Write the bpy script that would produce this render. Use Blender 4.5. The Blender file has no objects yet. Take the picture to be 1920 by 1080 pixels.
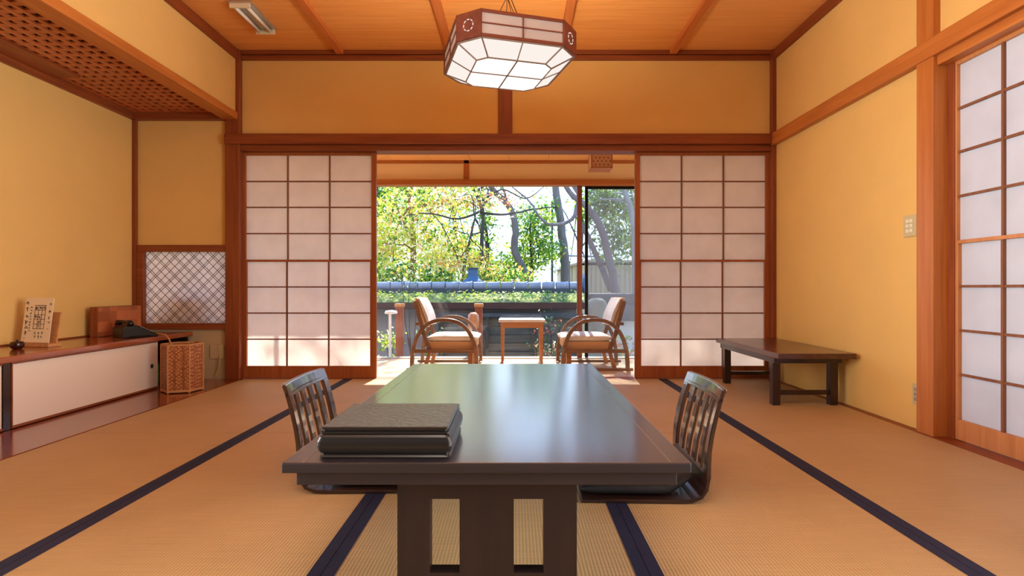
import bpy, math, random
from mathutils import Vector, Matrix
random.seed(11)
PI = math.pi
SC = bpy.context.scene
COL = SC.collection

# ---------------------------------------------------------------- camera
cam_d = bpy.data.cameras.new('camera')
cam = bpy.data.objects.new('camera', cam_d); COL.objects.link(cam)
cam_d.sensor_width = 36; cam_d.lens = 36 * 1030 / 1920
cam_d.shift_x = -5 / 1920; cam_d.shift_y = 0
cam_d.clip_start = 0.02; cam_d.clip_end = 300
cam.location = (0, 0, 0.785); cam.rotation_euler = (PI / 2, 0, 0)
SC.camera = cam
SC.view_settings.view_transform = 'Standard'
SC.view_settings.look = 'None'
SC.view_settings.gamma = 1
SC.view_settings.exposure = 0.7
SC.view_settings.use_curve_mapping = False
SC.cycles.use_denoising = True
SC.cycles.max_bounces = 10
SC.cycles.diffuse_bounces = 5
SC.cycles.glossy_bounces = 4
SC.cycles.transparent_max_bounces = 24
SC.cycles.transmission_bounces = 8
SC.cycles.sample_clamp_indirect = 6

# ---------------------------------------------------------------- sky, sun, large lights
W = bpy.data.worlds.new('sky'); SC.world = W; W.use_nodes = True
nt = W.node_tree; nt.nodes.clear()
wo = nt.nodes.new('ShaderNodeOutputWorld'); bg = nt.nodes.new('ShaderNodeBackground')
tc = nt.nodes.new('ShaderNodeTexCoord'); sx = nt.nodes.new('ShaderNodeSeparateXYZ')
rp = nt.nodes.new('ShaderNodeValToRGB')
rp.color_ramp.elements[0].position = 0.0; rp.color_ramp.elements[0].color = (0.72, 0.86, 1.0, 1)
rp.color_ramp.elements[1].position = 0.6; rp.color_ramp.elements[1].color = (0.26, 0.50, 1.0, 1)
nt.links.new(tc.outputs['Generated'], sx.inputs[0]); nt.links.new(sx.outputs['Z'], rp.inputs[0])
nt.links.new(rp.outputs[0], bg.inputs[0]); bg.inputs[1].default_value = 2.1
nt.links.new(bg.outputs[0], wo.inputs[0])

def light(name, kind, loc, energy, color, rot=(0, 0, 0), size=None, size_y=None, angle=None, spread=None):
    d = bpy.data.lights.new(name, kind); d.energy = energy; d.color = color
    if kind == 'AREA':
        d.shape = 'RECTANGLE'; d.size = size; d.size_y = size_y or size
        if spread: d.spread = spread
    if kind == 'SUN': d.angle = angle
    if kind == 'POINT': d.shadow_soft_size = size
    o = bpy.data.objects.new(name, d); COL.objects.link(o); o.location = loc; o.rotation_euler = rot
    return o
# sun: 50 degrees up, shining from the garden towards the room
sun_dir = Vector((-0.05, -0.66, -0.73))
sun = light('sun', 'SUN', (0, 12, 14), 9.5, (1.0, 0.93, 0.80), angle=math.radians(0.6))
sun.rotation_euler = sun_dir.to_track_quat('-Z', 'Y').to_euler()
# daylight outside the paper doors on the right (corridor windows)
light('corridor_daylight', 'AREA', (3.3, 1.3, 1.25), 18, (0.90, 0.94, 1.0), rot=(0, PI / 2, 0), size=2.4, size_y=4.6)
# added overhead fill light without a fixture, over the unseen near half
light('overhead_fill_light', 'AREA', (-0.1, 0.3, 2.72), 16, (1.0, 0.93, 0.82), rot=(0, 0, 0), size=0.9)
# two added fill lights, out of view, brightening the side walls
light('right_side_fill', 'AREA', (2.16, 0.8, 1.35), 48, (1.0, 0.96, 0.90), rot=(0, math.radians(96), math.radians(-4)), size=2.0, size_y=1.8, spread=math.radians(92))
light('left_side_fill', 'AREA', (-2.30, 0.9, 1.35), 42, (1.0, 0.96, 0.90), rot=(0, math.radians(-96), math.radians(4)), size=2.0, size_y=1.8, spread=math.radians(92))

# ---------------------------------------------------------------- helpers
def s2l(c): return c / 12.92 if c <= 0.04045 else ((c + 0.055) / 1.055) ** 2.4
def rgb(r, g, b): return (s2l(r / 255), s2l(g / 255), s2l(b / 255), 1)

def new_mat(name):
    m = bpy.data.materials.new(name); m.use_nodes = True
    n = m.node_tree; n.nodes.clear()
    out = n.nodes.new('ShaderNodeOutputMaterial')
    return m, n, out

def pbr(name, col, rough=0.6, metal=0.0, noise=0.0, nscale=8.0, bump=0.0, bscale=60.0, spec=0.5, coat=0.0, coat_rough=0.1, stretch=(1, 1, 1), col2=None, sheen=0.0):
    m, n, out = new_mat(name); N = n.nodes; L = n.links
    b = N.new('ShaderNodeBsdfPrincipled')
    b.inputs['Roughness'].default_value = rough; b.inputs['Metallic'].default_value = metal
    b.inputs['Specular IOR Level'].default_value = spec
    b.inputs['Coat Weight'].default_value = coat; b.inputs['Coat Roughness'].default_value = coat_rough
    b.inputs['Sheen Weight'].default_value = sheen
    b.inputs['Base Color'].default_value = col
    co = N.new('ShaderNodeTexCoord'); mp = N.new('ShaderNodeMapping')
    mp.inputs['Scale'].default_value = stretch; L.new(co.outputs['Object'], mp.inputs[0])
    if noise or col2:
        nz = N.new('ShaderNodeTexNoise'); nz.inputs['Scale'].default_value = nscale
        nz.inputs['Detail'].default_value = 5; nz.inputs['Roughness'].default_value = 0.6
        L.new(mp.outputs[0], nz.inputs['Vector'])
        r = N.new('ShaderNodeValToRGB')
        c2 = col2 or tuple(c * (1 - noise) for c in col[:3]) + (1,)
        r.color_ramp.elements[0].position = 0.35; r.color_ramp.elements[0].color = c2
        r.color_ramp.elements[1].position = 0.68; r.color_ramp.elements[1].color = col
        L.new(nz.outputs[0], r.inputs[0]); L.new(r.outputs[0], b.inputs['Base Color'])
    if bump:
        nb = N.new('ShaderNodeTexNoise'); nb.inputs['Scale'].default_value = bscale; nb.inputs['Detail'].default_value = 4
        L.new(mp.outputs[0], nb.inputs['Vector'])
        bp = N.new('ShaderNodeBump'); bp.inputs['Strength'].default_value = bump; bp.inputs['Distance'].default_value = 0.004
        L.new(nb.outputs[0], bp.inputs['Height']); L.new(bp.outputs[0], b.inputs['Normal'])
    L.new(b.outputs[0], out.inputs[0])
    return m

def wood(name, light_c, dark_c, axis='x', rough=0.4, coat=0.0, scale=1.0, coat_rough=0.12):
    st = {'x': (0.7, 14, 14), 'y': (14, 0.7, 14), 'z': (14, 14, 0.7)}[axis]
    return pbr(name, light_c, rough=rough, noise=0.1, nscale=2.2 * scale, stretch=st, col2=dark_c, coat=coat, bump=0.06, bscale=9, coat_rough=coat_rough)

def paper(name, col, trans=0.55, fibres=True):
    m, n, out = new_mat(name); N = n.nodes; L = n.links
    d = N.new('ShaderNodeBsdfDiffuse'); t = N.new('ShaderNodeBsdfTranslucent'); mx = N.new('ShaderNodeMixShader')
    mx.inputs[0].default_value = trans
    co = N.new('ShaderNodeTexCoord'); nz = N.new('ShaderNodeTexNoise'); nz.inputs['Scale'].default_value = 6; nz.inputs['Detail'].default_value = 8
    L.new(co.outputs['Object'], nz.inputs['Vector'])
    r = N.new('ShaderNodeValToRGB'); r.color_ramp.elements[0].position = 0.3; r.color_ramp.elements[1].position = 0.6
    r.color_ramp.elements[0].color = tuple(c * 0.93 for c in col[:3]) + (1,); r.color_ramp.elements[1].color = col
    L.new(nz.outputs[0], r.inputs[0]); L.new(r.outputs[0], d.inputs[0]); L.new(r.outputs[0], t.inputs[0])
    L.new(d.outputs[0], mx.inputs[1]); L.new(t.outputs[0], mx.inputs[2]); L.new(mx.outputs[0], out.inputs[0])
    return m

def emit(name, col, s):
    m, n, out = new_mat(name)
    e = n.nodes.new('ShaderNodeEmission'); e.inputs[0].default_value = col; e.inputs[1].default_value = s
    n.links.new(e.outputs[0], out.inputs[0]); return m

def glass(name, refl=1.0, tint=(1, 1, 1, 1), haze=0.0):
    m, n, out = new_mat(name); N = n.nodes; L = n.links
    t = N.new('ShaderNodeBsdfTransparent'); t.inputs[0].default_value = tint
    g = N.new('ShaderNodeBsdfGlossy'); g.inputs['Roughness'].default_value = 0.02
    lw = N.new('ShaderNodeLayerWeight'); lw.inputs[0].default_value = 0.5
    pw = N.new('ShaderNodeMath'); pw.operation = 'POWER'; pw.inputs[1].default_value = 4.0; L.new(lw.outputs['Facing'], pw.inputs[0])
    f = N.new('ShaderNodeMath'); f.operation = 'MULTIPLY_ADD'; f.inputs[1].default_value = 0.6; f.inputs[2].default_value = 0.03 * refl; L.new(pw.outputs[0], f.inputs[0])
    mx = N.new('ShaderNodeMixShader'); L.new(f.outputs[0], mx.inputs[0]); L.new(t.outputs[0], mx.inputs[1]); L.new(g.outputs[0], mx.inputs[2])
    last = mx
    if haze:
        d = N.new('ShaderNodeBsdfDiffuse'); d.inputs[0].default_value = (0.45, 0.52, 0.62, 1)
        m2 = N.new('ShaderNodeMixShader'); m2.inputs[0].default_value = haze
        L.new(mx.outputs[0], m2.inputs[1]); L.new(d.outputs[0], m2.inputs[2]); last = m2
    L.new(last.outputs[0], out.inputs[0]); return m

def leaf(name, col, tr=0.5):
    m, n, out = new_mat(name); N = n.nodes; L = n.links
    d = N.new('ShaderNodeBsdfDiffuse'); d.inputs[0].default_value = col
    t = N.new('ShaderNodeBsdfTranslucent'); t.inputs[0].default_value = tuple(min(1, c * 1.15) for c in col[:3]) + (1,)
    mx = N.new('ShaderNodeMixShader'); mx.inputs[0].default_value = tr
    L.new(d.outputs[0], mx.inputs[1]); L.new(t.outputs[0], mx.inputs[2]); L.new(mx.outputs[0], out.inputs[0]); return m

class MB:
    def __init__(s): s.v = []; s.f = []; s.mi = []; s.cur = 0
    def add(s, vs, fs, M=None):
        o = len(s.v)
        for p in vs:
            p = Vector(p)
            if M is not None: p = M @ p
            s.v.append(p)
        for f in fs: s.f.append([o + i for i in f]); s.mi.append(s.cur)
        return s
    def box(s, x0, x1, y0, y1, z0, z1, M=None):
        if x0 > x1: x0, x1 = x1, x0
        if y0 > y1: y0, y1 = y1, y0
        if z0 > z1: z0, z1 = z1, z0
        v = [(x0, y0, z0), (x1, y0, z0), (x1, y1, z0), (x0, y1, z0), (x0, y0, z1), (x1, y0, z1), (x1, y1, z1), (x0, y1, z1)]
        f = [(0, 3, 2, 1), (4, 5, 6, 7), (0, 1, 5, 4), (1, 2, 6, 5), (2, 3, 7, 6), (3, 0, 4, 7)]
        return s.add(v, f, M)
    def loft(s, rings, M=None, cap=True):
        k = len(rings[0]); v = [p for r in rings for p in r]; f = []
        for i in range(len(rings) - 1):
            for j in range(k):
                a = i * k + j; b = i * k + (j + 1) % k
                f.append((a, b, b + k, a + k))
        if cap:
            f.append(tuple(reversed(range(k)))); f.append(tuple(range((len(rings) - 1) * k, len(rings) * k)))
        return s.add(v, f, M)
    def prism(s, pts, z0, z1, M=None):
        return s.loft([[(x, y, z0) for x, y in pts], [(x, y, z1) for x, y in pts]], M)
    def tube(s, path, rad, n=8, M=None):
        P = [Vector(p) for p in path]; rings = []
        if not isinstance(rad, (list, tuple)): rad = [rad] * len(P)
        up = Vector((0, 0, 1)); prev = None
        for i, p in enumerate(P):
            t = (P[min(i + 1, len(P) - 1)] - P[max(i - 1, 0)])
            if t.length < 1e-9: t = Vector((0, 0, 1))
            t.normalize()
            if prev is None:
                a = up if abs(t.dot(up)) < 0.9 else Vector((1, 0, 0))
                u = t.cross(a).normalized()
            else:
                u = (prev - t * prev.dot(t)).normalized()
            w = t.cross(u); prev = u
            rings.append([p + (u * math.cos(2 * PI * j / n) + w * math.sin(2 * PI * j / n)) * rad[i] for j in range(n)])
        return s.loft(rings, M)
    def bar(s, path, w, h, side, M=None):
        # rectangular section swept along a path; side = fixed width direction
        P = [Vector(p) for p in path]; sd = Vector(side).normalized(); rings = []
        for i, p in enumerate(P):
            t = (P[min(i + 1, len(P) - 1)] - P[max(i - 1, 0)]).normalized()
            nrm = t.cross(sd).normalized()
            rings.append([p + sd * w / 2 + nrm * h / 2, p - sd * w / 2 + nrm * h / 2, p - sd * w / 2 - nrm * h / 2, p + sd * w / 2 - nrm * h / 2])
        return s.loft(rings, M)
    def cyl(s, c, r, z0, z1, n=24, r2=None, M=None):
        r2 = r if r2 is None else r2
        return s.loft([[(c[0] + r * math.cos(2 * PI * j / n), c[1] + r * math.sin(2 * PI * j / n), z0) for j in range(n)],
                       [(c[0] + r2 * math.cos(2 * PI * j / n), c[1] + r2 * math.sin(2 * PI * j / n), z1) for j in range(n)]], M)
    def lathe(s, c, prof, n=24, M=None):
        return s.loft([[(c[0] + r * math.cos(2 * PI * j / n), c[1] + r * math.sin(2 * PI * j / n), c[2] + z) for j in range(n)] for r, z in prof], M)
    def ball(s, c, r, n=10, M=None):
        rx, ry, rz = r if isinstance(r, (tuple, list)) else (r, r, r)
        rings = []
        for i in range(n + 1):
            a = -PI / 2 + PI * i / n; a = max(-PI / 2 + 0.02, min(PI / 2 - 0.02, a))
            rings.append([(c[0] + rx * math.cos(a) * math.cos(2 * PI * j / (2 * n)), c[1] + ry * math.cos(a) * math.sin(2 * PI * j / (2 * n)), c[2] + rz * math.sin(a)) for j in range(2 * n)])
        return s.loft(rings, M)
    def build(s, name, mat, parent=None, world=True, bevel=0.0, smooth=False, seg=2):
        me = bpy.data.meshes.new(name)
        off = Vector((0, 0, 0))
        R = Matrix.Identity(4)
        if parent is not None and world:
            q = parent; T = Matrix.Identity(4)
            chain = []
            while q is not None: chain.append(q); q = q.parent
            for q in reversed(chain): T = T @ (Matrix.Translation(q.location) @ q.rotation_euler.to_matrix().to_4x4())
            R = T.inverted()
        me.from_pydata([tuple(R @ p) for p in s.v], [], s.f)
        mats = mat if isinstance(mat, (list, tuple)) else [mat]
        for m in mats: me.materials.append(m)
        if len(mats) > 1: me.polygons.foreach_set('material_index', s.mi)
        if smooth: me.polygons.foreach_set('use_smooth', [True] * len(me.polygons))
        me.update()
        o = bpy.data.objects.new(name, me); COL.objects.link(o)
        if parent is not None: o.parent = parent
        if bevel:
            b = o.modifiers.new('bevel', 'BEVEL'); b.width = bevel; b.segments = seg; b.limit_method = 'ANGLE'; b.angle_limit = 0.6
        return o

def empty(name, loc=(0, 0, 0), rz=0.0):
    o = bpy.data.objects.new(name, None); COL.objects.link(o); o.location = loc; o.rotation_euler = (0, 0, rz)
    o.empty_display_size = 0.1
    return o
def tag(o, label, cat=None, group=None, kind=None):
    o['label'] = label
    if cat: o['category'] = cat
    if group: o['group'] = group
    if kind: o['kind'] = kind
    return o
def struct(o, label=None):
    o['kind'] = 'structure'
    if label: o['label'] = label
    return o
def copy_tree(o, parent=None):
    c = o.copy(); COL.objects.link(c); c.parent = parent
    for ch in [x for x in bpy.data.objects if x.parent == o and x != c]: copy_tree(ch, c)
    return c

# ---------------------------------------------------------------- materials
M = {}
M['wall'] = pbr('ochre_plaster', rgb(227, 185, 108), rough=0.9, noise=0.05, nscale=3, bump=0.12, bscale=220)
M['wall_low'] = pbr('beige_plaster', rgb(190, 165, 125), rough=0.9, bump=0.1, bscale=220)
M['engawa_wall'] = pbr('cream_plaster', rgb(250, 224, 165), rough=0.9, bump=0.1, bscale=200)
for a in 'xyz':
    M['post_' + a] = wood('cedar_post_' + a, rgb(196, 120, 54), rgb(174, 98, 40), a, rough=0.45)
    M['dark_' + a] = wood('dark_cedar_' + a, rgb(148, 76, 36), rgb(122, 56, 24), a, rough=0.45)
M['ceil'] = wood('ceiling_cedar', rgb(240, 172, 96), rgb(228, 152, 76), 'x', rough=0.5, scale=1.2)
M['ceil_y'] = wood('ceiling_cedar_plain', rgb(240, 178, 108), rgb(232, 164, 92), 'x', rough=0.5, scale=1.2)
M['batten'] = wood('ceiling_batten_cedar', rgb(205, 122, 60), rgb(186, 100, 44), 'y', rough=0.5)
M['kumiko'] = wood('paper_door_lattice_wood', rgb(140, 90, 58), rgb(118, 70, 42), 'z', rough=0.6)
M['frame'] = wood('paper_door_frame_wood', rgb(172, 100, 52), rgb(150, 78, 36), 'z', rough=0.45)
M['frame_light'] = wood('pale_door_frame_wood', rgb(205, 140, 85), rgb(186, 118, 66), 'z', rough=0.45)
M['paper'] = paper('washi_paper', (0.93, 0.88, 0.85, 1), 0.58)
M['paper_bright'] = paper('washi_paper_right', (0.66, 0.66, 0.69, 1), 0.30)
M['paper_alcove'] = paper('washi_paper_alcove', (0.95, 0.93, 0.93, 1), 0.68)
M['platform'] = wood('lacquered_alcove_board', rgb(150, 72, 36), rgb(118, 48, 22), 'y', rough=0.22, coat=0.6)
M['shelf'] = wood('lacquered_shelf_wood', rgb(168, 88, 46), rgb(138, 62, 30), 'y', rough=0.2, coat=0.6)
M['darkwood'] = wood('dark_stained_wood', rgb(52, 28, 24), rgb(34, 18, 16), 'y', rough=0.35, coat=0.3)
M['table'] = wood('dark_table_lacquer', rgb(44, 35, 40), rgb(33, 26, 30), 'y', rough=0.3, coat=1.0, coat_rough=0.17)
M['table_edge'] = wood('dark_table_edge', rgb(44, 34, 37), rgb(33, 25, 28), 'x', rough=0.5)
M['table'].node_tree.nodes['Principled BSDF'].inputs['Coat IOR'].default_value = 1.9
M['table_leg'] = wood('dark_table_leg_wood', rgb(38, 22, 22), rgb(27, 15, 15), 'z', rough=0.5, coat=0.0)
M['zaisu'] = wood('dark_bentwood', rgb(70, 44, 34), rgb(46, 28, 22), 'z', rough=0.22, coat=1.0, coat_rough=0.08)
M['zaisu_seat'] = wood('dark_bentwood_seat', rgb(56, 32, 26), rgb(38, 22, 18), 'x', rough=0.4, coat=0.4)
M['cushion_black'] = pbr('black_cushion_cloth', rgb(12, 12, 18), rough=0.7, sheen=0.0, bump=0.2, bscale=400)
M['lacquer'] = pbr('black_lacquer', rgb(19, 19, 21), rough=0.38, coat=0.3, coat_rough=0.2)
M['white_panel'] = pbr('white_cloth_panel', rgb(232, 214, 196), rough=0.6, bump=0.1, bscale=400)
M['black_plastic'] = pbr('black_plastic', rgb(14, 14, 16), rough=0.3)
M['grey_plastic'] = pbr('grey_plastic', rgb(150, 140, 136), rough=0.4)
M['switch'] = pbr('yellowed_plastic', rgb(196, 178, 130), rough=0.45)
M['switch_key'] = pbr('switch_key_plastic', rgb(225, 215, 185), rough=0.4)
M['dark_hole'] = pbr('dark_slot', rgb(40, 28, 20), rough=0.8)
M['card'] = pbr('cream_card', rgb(240, 222, 192), rough=0.8)
M['ink'] = pbr('black_ink', rgb(44, 32, 30), rough=0.9)
M['ochre_ink'] = pbr('ochre_seal_ink', rgb(190, 140, 50), rough=0.9)
M['easel'] = wood('pale_easel_wood', rgb(205, 150, 96), rgb(186, 128, 76), 'y', rough=0.55)
M['tan_cord'] = pbr('tan_cord', rgb(190, 130, 80), rough=0.7)
M['cream_cord'] = pbr('cream_cord', rgb(205, 175, 105), rough=0.6)
M['blackmetal'] = pbr('dark_metal', rgb(40, 32, 28), rough=0.4, metal=0.6)
M['steel'] = pbr('pale_steel', rgb(190, 186, 178), rough=0.35, metal=0.7)
M['tube'] = pbr('white_tube_glass', rgb(230, 226, 215), rough=0.2)
M['lampwood'] = wood('lamp_frame_wood', rgb(126, 62, 44), rgb(100, 44, 30), 'x', rough=0.4)
M['lamp_slat'] = wood('lamp_slat_wood', rgb(140, 108, 88), rgb(120, 88, 70), 'x', rough=0.5)
M['lamp_paper'] = paper('lamp_side_paper', (0.50, 0.42, 0.39, 1), 0.02)
M['lamp_bottom'] = emit('lamp_bottom_diffuser', (1.0, 0.97, 0.94, 1), 1.1)
M['lamp_skirt'] = emit('lamp_slanted_diffuser', (1.0, 0.91, 0.84, 1), 0.60)
M['glass'] = glass('clear_window_glass')
M['screen'] = glass('glass_with_insect_screen', tint=(0.93, 0.95, 0.97, 1), haze=0.30)
M['engawa_floor'] = wood('veranda_floor_boards', rgb(232, 208, 178), rgb(214, 186, 152), 'x', rough=0.35, coat=0.2)
M['teak'] = wood('armchair_wood', rgb(146, 112, 88), rgb(114, 84, 64), 'x', rough=0.35, coat=0.3)
M['arm_light'] = wood('armchair_light_wood', rgb(198, 144, 102), rgb(176, 118, 78), 'x', rough=0.4)
M['white_cloth'] = pbr('off_white_upholstery', rgb(228, 222, 216), rough=0.9, bump=0.2, bscale=300)
M['tan_cloth'] = pbr('tan_upholstery_side', rgb(208, 166, 124), rough=0.9, bump=0.1, bscale=300)
M['white_top'] = pbr('white_table_top', rgb(225, 222, 222), rough=0.35)
M['slate'] = pbr('blue_grey_roof_tile', rgb(142, 148, 160), rough=0.8, noise=0.25, nscale=6)
M['slate_dark'] = pbr('dark_slate', rgb(66, 76, 82), rough=0.7, noise=0.3, nscale=5)
M['blue_slate'] = pbr('blue_ridge_ornament', rgb(58, 92, 124), rough=0.5, noise=0.2)
M['moss'] = pbr('roof_moss', rgb(122, 134, 56), rough=0.95, noise=0.4, nscale=5, col2=rgb(70, 82, 48), bump=0.8, bscale=60)
M['eave'] = pbr('eave_board', rgb(74, 46, 38), rough=0.7, noise=0.2)
M['gplaster'] = pbr('grey_garden_plaster', rgb(136, 134, 140), rough=0.9, noise=0.15, nscale=2)
M['gplank'] = wood('weathered_plank', rgb(92, 92, 84), rgb(62, 64, 58), 'x', rough=0.8)
M['soil'] = pbr('garden_soil', rgb(120, 104, 82), rough=0.95, noise=0.4, nscale=3, col2=rgb(84, 92, 56), bump=0.6, bscale=20)
M['bark'] = pbr('grey_bark', rgb(120, 112, 112), rough=0.95, noise=0.35, nscale=12, stretch=(1, 1, 0.3), bump=0.5, bscale=30)
M['bark_pale'] = pbr('pale_bark', rgb(164, 164, 160), rough=0.95, noise=0.3, nscale=10, stretch=(1, 1, 0.3))
M['bark_red'] = pbr('red_brown_bark', rgb(152, 98, 72), rough=0.95, noise=0.35, nscale=12)
M['bark_dark'] = pbr('dark_bark', rgb(74, 72, 66), rough=0.95, noise=0.35, nscale=12)
M['tin'] = pbr('beige_corrugated_metal', rgb(190, 172, 136), rough=0.6)
M['tin_roof'] = pbr('pale_metal_roof', rgb(168, 150, 128), rough=0.5)
M['white_paint'] = pbr('white_paint', rgb(235, 235, 232), rough=0.5)
M['post_red'] = wood('red_brown_deck_post', rgb(158, 92, 68), rgb(130, 70, 50), 'z', rough=0.6)
M['stone'] = pbr('mossy_stone', rgb(140, 150, 134), rough=0.9, noise=0.4, nscale=10, bump=0.4, bscale=30)
LV = dict(lime=leaf('lime_leaf', rgb(176, 198, 62)), yellow=leaf('yellow_leaf', rgb(228, 214, 96)), cream=leaf('cream_leaf', rgb(232, 222, 170)),
          green=leaf('green_leaf', rgb(104, 150, 62)), dgreen=leaf('dark_green_leaf', rgb(58, 100, 52)), orange=leaf('orange_leaf', rgb(226, 160, 96)),
          rust=leaf('rust_leaf', rgb(178, 104, 84)), gg=leaf('grey_green_leaf', rgb(122, 152, 122)))

def tatami_mat_material():
    m, n, out = new_mat('woven_rush'); N = n.nodes; L = n.links
    b = N.new('ShaderNodeBsdfPrincipled'); b.inputs['Roughness'].default_value = 0.5
    b.inputs['Specular IOR Level'].default_value = 0.35
    co = N.new('ShaderNodeTexCoord')
    wv = N.new('ShaderNodeTexWave'); wv.wave_type = 'BANDS'; wv.bands_direction = 'X'; wv.wave_profile = 'SIN'
    wv.inputs['Scale'].default_value = 30.0   # ribs about 1 cm apart
    wv.inputs['Distortion'].default_value = 0.15; wv.inputs['Detail'].default_value = 0
    L.new(co.outputs['Object'], wv.inputs['Vector'])
    mp = N.new('ShaderNodeMapping'); mp.inputs['Scale'].default_value = (4, 500, 1); L.new(co.outputs['Object'], mp.inputs[0])
    nz = N.new('ShaderNodeTexNoise'); nz.inputs['Scale'].default_value = 1.0; nz.inputs['Detail'].default_value = 3; L.new(mp.outputs[0], nz.inputs['Vector'])
    n2 = N.new('ShaderNodeTexNoise'); n2.inputs['Scale'].default_value = 2.0; n2.inputs['Detail'].default_value = 4; L.new(co.outputs['Object'], n2.inputs['Vector'])
    r = N.new('ShaderNodeValToRGB'); r.color_ramp.elements[0].position = 0.3; r.color_ramp.elements[1].position = 0.7
    r.color_ramp.elements[0].color = rgb(202, 164, 114); r.color_ramp.elements[1].color = rgb(222, 186, 136)
    L.new(nz.outputs[0], r.inputs[0])
    mx = N.new('ShaderNodeMix'); mx.data_type = 'RGBA'; mx.blend_type = 'MULTIPLY'; mx.inputs[0].default_value = 0.28
    L.new(r.outputs[0], mx.inputs[6]); L.new(wv.outputs[0], mx.inputs[7])
    m3 = N.new('ShaderNodeMix'); m3.data_type = 'RGBA'; m3.blend_type = 'MULTIPLY'; m3.inputs[0].default_value = 0.25
    L.new(mx.outputs[2], m3.inputs[6]); L.new(n2.outputs[0], m3.inputs[7])
    L.new(m3.outputs[2], b.inputs['Base Color'])
    bp = N.new('ShaderNodeBump'); bp.inputs['Strength'].default_value = 0.35; bp.inputs['Distance'].default_value = 0.002
    L.new(wv.outputs[0], bp.inputs['Height']); L.new(bp.outputs[0], b.inputs['Normal'])
    L.new(b.outputs[0], out.inputs[0]); return m
M['tatami'] = tatami_mat_material()
M['border'] = pbr('navy_border_cloth', rgb(38, 41, 70), rough=0.7, noise=0.2, nscale=40, bump=0.2, bscale=500, spec=0.25)

def basket_material():
    m, n, out = new_mat('woven_bamboo'); N = n.nodes; L = n.links
    b = N.new('ShaderNodeBsdfPrincipled'); b.inputs['Roughness'].default_value = 0.5
    co = N.new('ShaderNodeTexCoord'); mp = N.new('ShaderNodeMapping'); mp.inputs['Rotation'].default_value = (0.0, PI / 4, 0.0)
    L.new(co.outputs['Object'], mp.inputs[0])
    v = N.new('ShaderNodeTexVoronoi'); v.inputs['Scale'].default_value = 52; v.feature = 'F1'; v.distance = 'CHEBYCHEV'; v.inputs['Randomness'].default_value = 0.25
    L.new(mp.outputs[0], v.inputs['Vector'])
    r = N.new('ShaderNodeValToRGB'); r.color_ramp.elements[0].position = 0.15; r.color_ramp.elements[1].position = 0.5
    r.color_ramp.elements[0].color = rgb(206, 138, 80); r.color_ramp.elements[1].color = rgb(128, 66, 30)
    L.new(v.outputs[0], r.inputs[0]); L.new(r.outputs[0], b.inputs['Base Color'])
    bp = N.new('ShaderNodeBump'); bp.inputs['Strength'].default_value = 0.6; bp.inputs['Distance'].default_value = 0.004; bp.invert = True
    L.new(v.outputs[0], bp.inputs['Height']); L.new(bp.outputs[0], b.inputs['Normal'])
    L.new(b.outputs[0], out.inputs[0]); return m
M['basket'] = basket_material()

def marquetry():
    m, n, out = new_mat('inlaid_wood_squares'); N = n.nodes; L = n.links
    b = N.new('ShaderNodeBsdfPrincipled'); b.inputs['Roughness'].default_value = 0.4
    co = N.new('ShaderNodeTexCoord'); v = N.new('ShaderNodeTexVoronoi'); v.inputs['Scale'].default_value = 13; v.inputs['Randomness'].default_value = 0
    L.new(co.outputs['Object'], v.inputs['Vector'])
    r = N.new('ShaderNodeValToRGB'); r.color_ramp.elements[0].color = rgb(146, 74, 36); r.color_ramp.elements[1].color = rgb(196, 114, 66)
    sp = N.new('ShaderNodeSeparateColor'); L.new(v.outputs['Color'], sp.inputs[0]); L.new(sp.outputs[0], r.inputs[0])
    L.new(r.outputs[0], b.inputs['Base Color']); L.new(b.outputs[0], out.inputs[0]); return m
M['marquetry'] = marquetry()

def carved():
    m, n, out = new_mat('carved_black_lacquer'); N = n.nodes; L = n.links
    b = N.new('ShaderNodeBsdfPrincipled'); b.inputs['Roughness'].default_value = 0.38; b.inputs['Base Color'].default_value = rgb(96, 98, 98); b.inputs['Metallic'].default_value = 0.35
    co = N.new('ShaderNodeTexCoord'); v = N.new('ShaderNodeTexVoronoi'); v.inputs['Scale'].default_value = 75; v.feature = 'SMOOTH_F1'
    nz = N.new('ShaderNodeTexNoise'); nz.inputs['Scale'].default_value = 45; nz.inputs['Detail'].default_value = 3; nz.inputs['Distortion'].default_value = 1.5
    L.new(co.outputs['Object'], v.inputs['Vector']); L.new(co.outputs['Object'], nz.inputs['Vector'])
    ad = N.new('ShaderNodeMath'); ad.operation = 'ADD'; L.new(v.outputs[0], ad.inputs[0]); L.new(nz.outputs[0], ad.inputs[1])
    bp = N.new('ShaderNodeBump'); bp.inputs['Strength'].default_value = 0.8; bp.inputs['Distance'].default_value = 0.006
    L.new(ad.outputs[0], bp.inputs['Height']); L.new(bp.outputs[0], b.inputs['Normal'])
    L.new(b.outputs[0], out.inputs[0]); return m
M['carved'] = carved()

# ================================================================ SETTING
XL, XR = -3.28, 2.24          # wall faces
ZC = 2.83                     # ceiling
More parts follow.
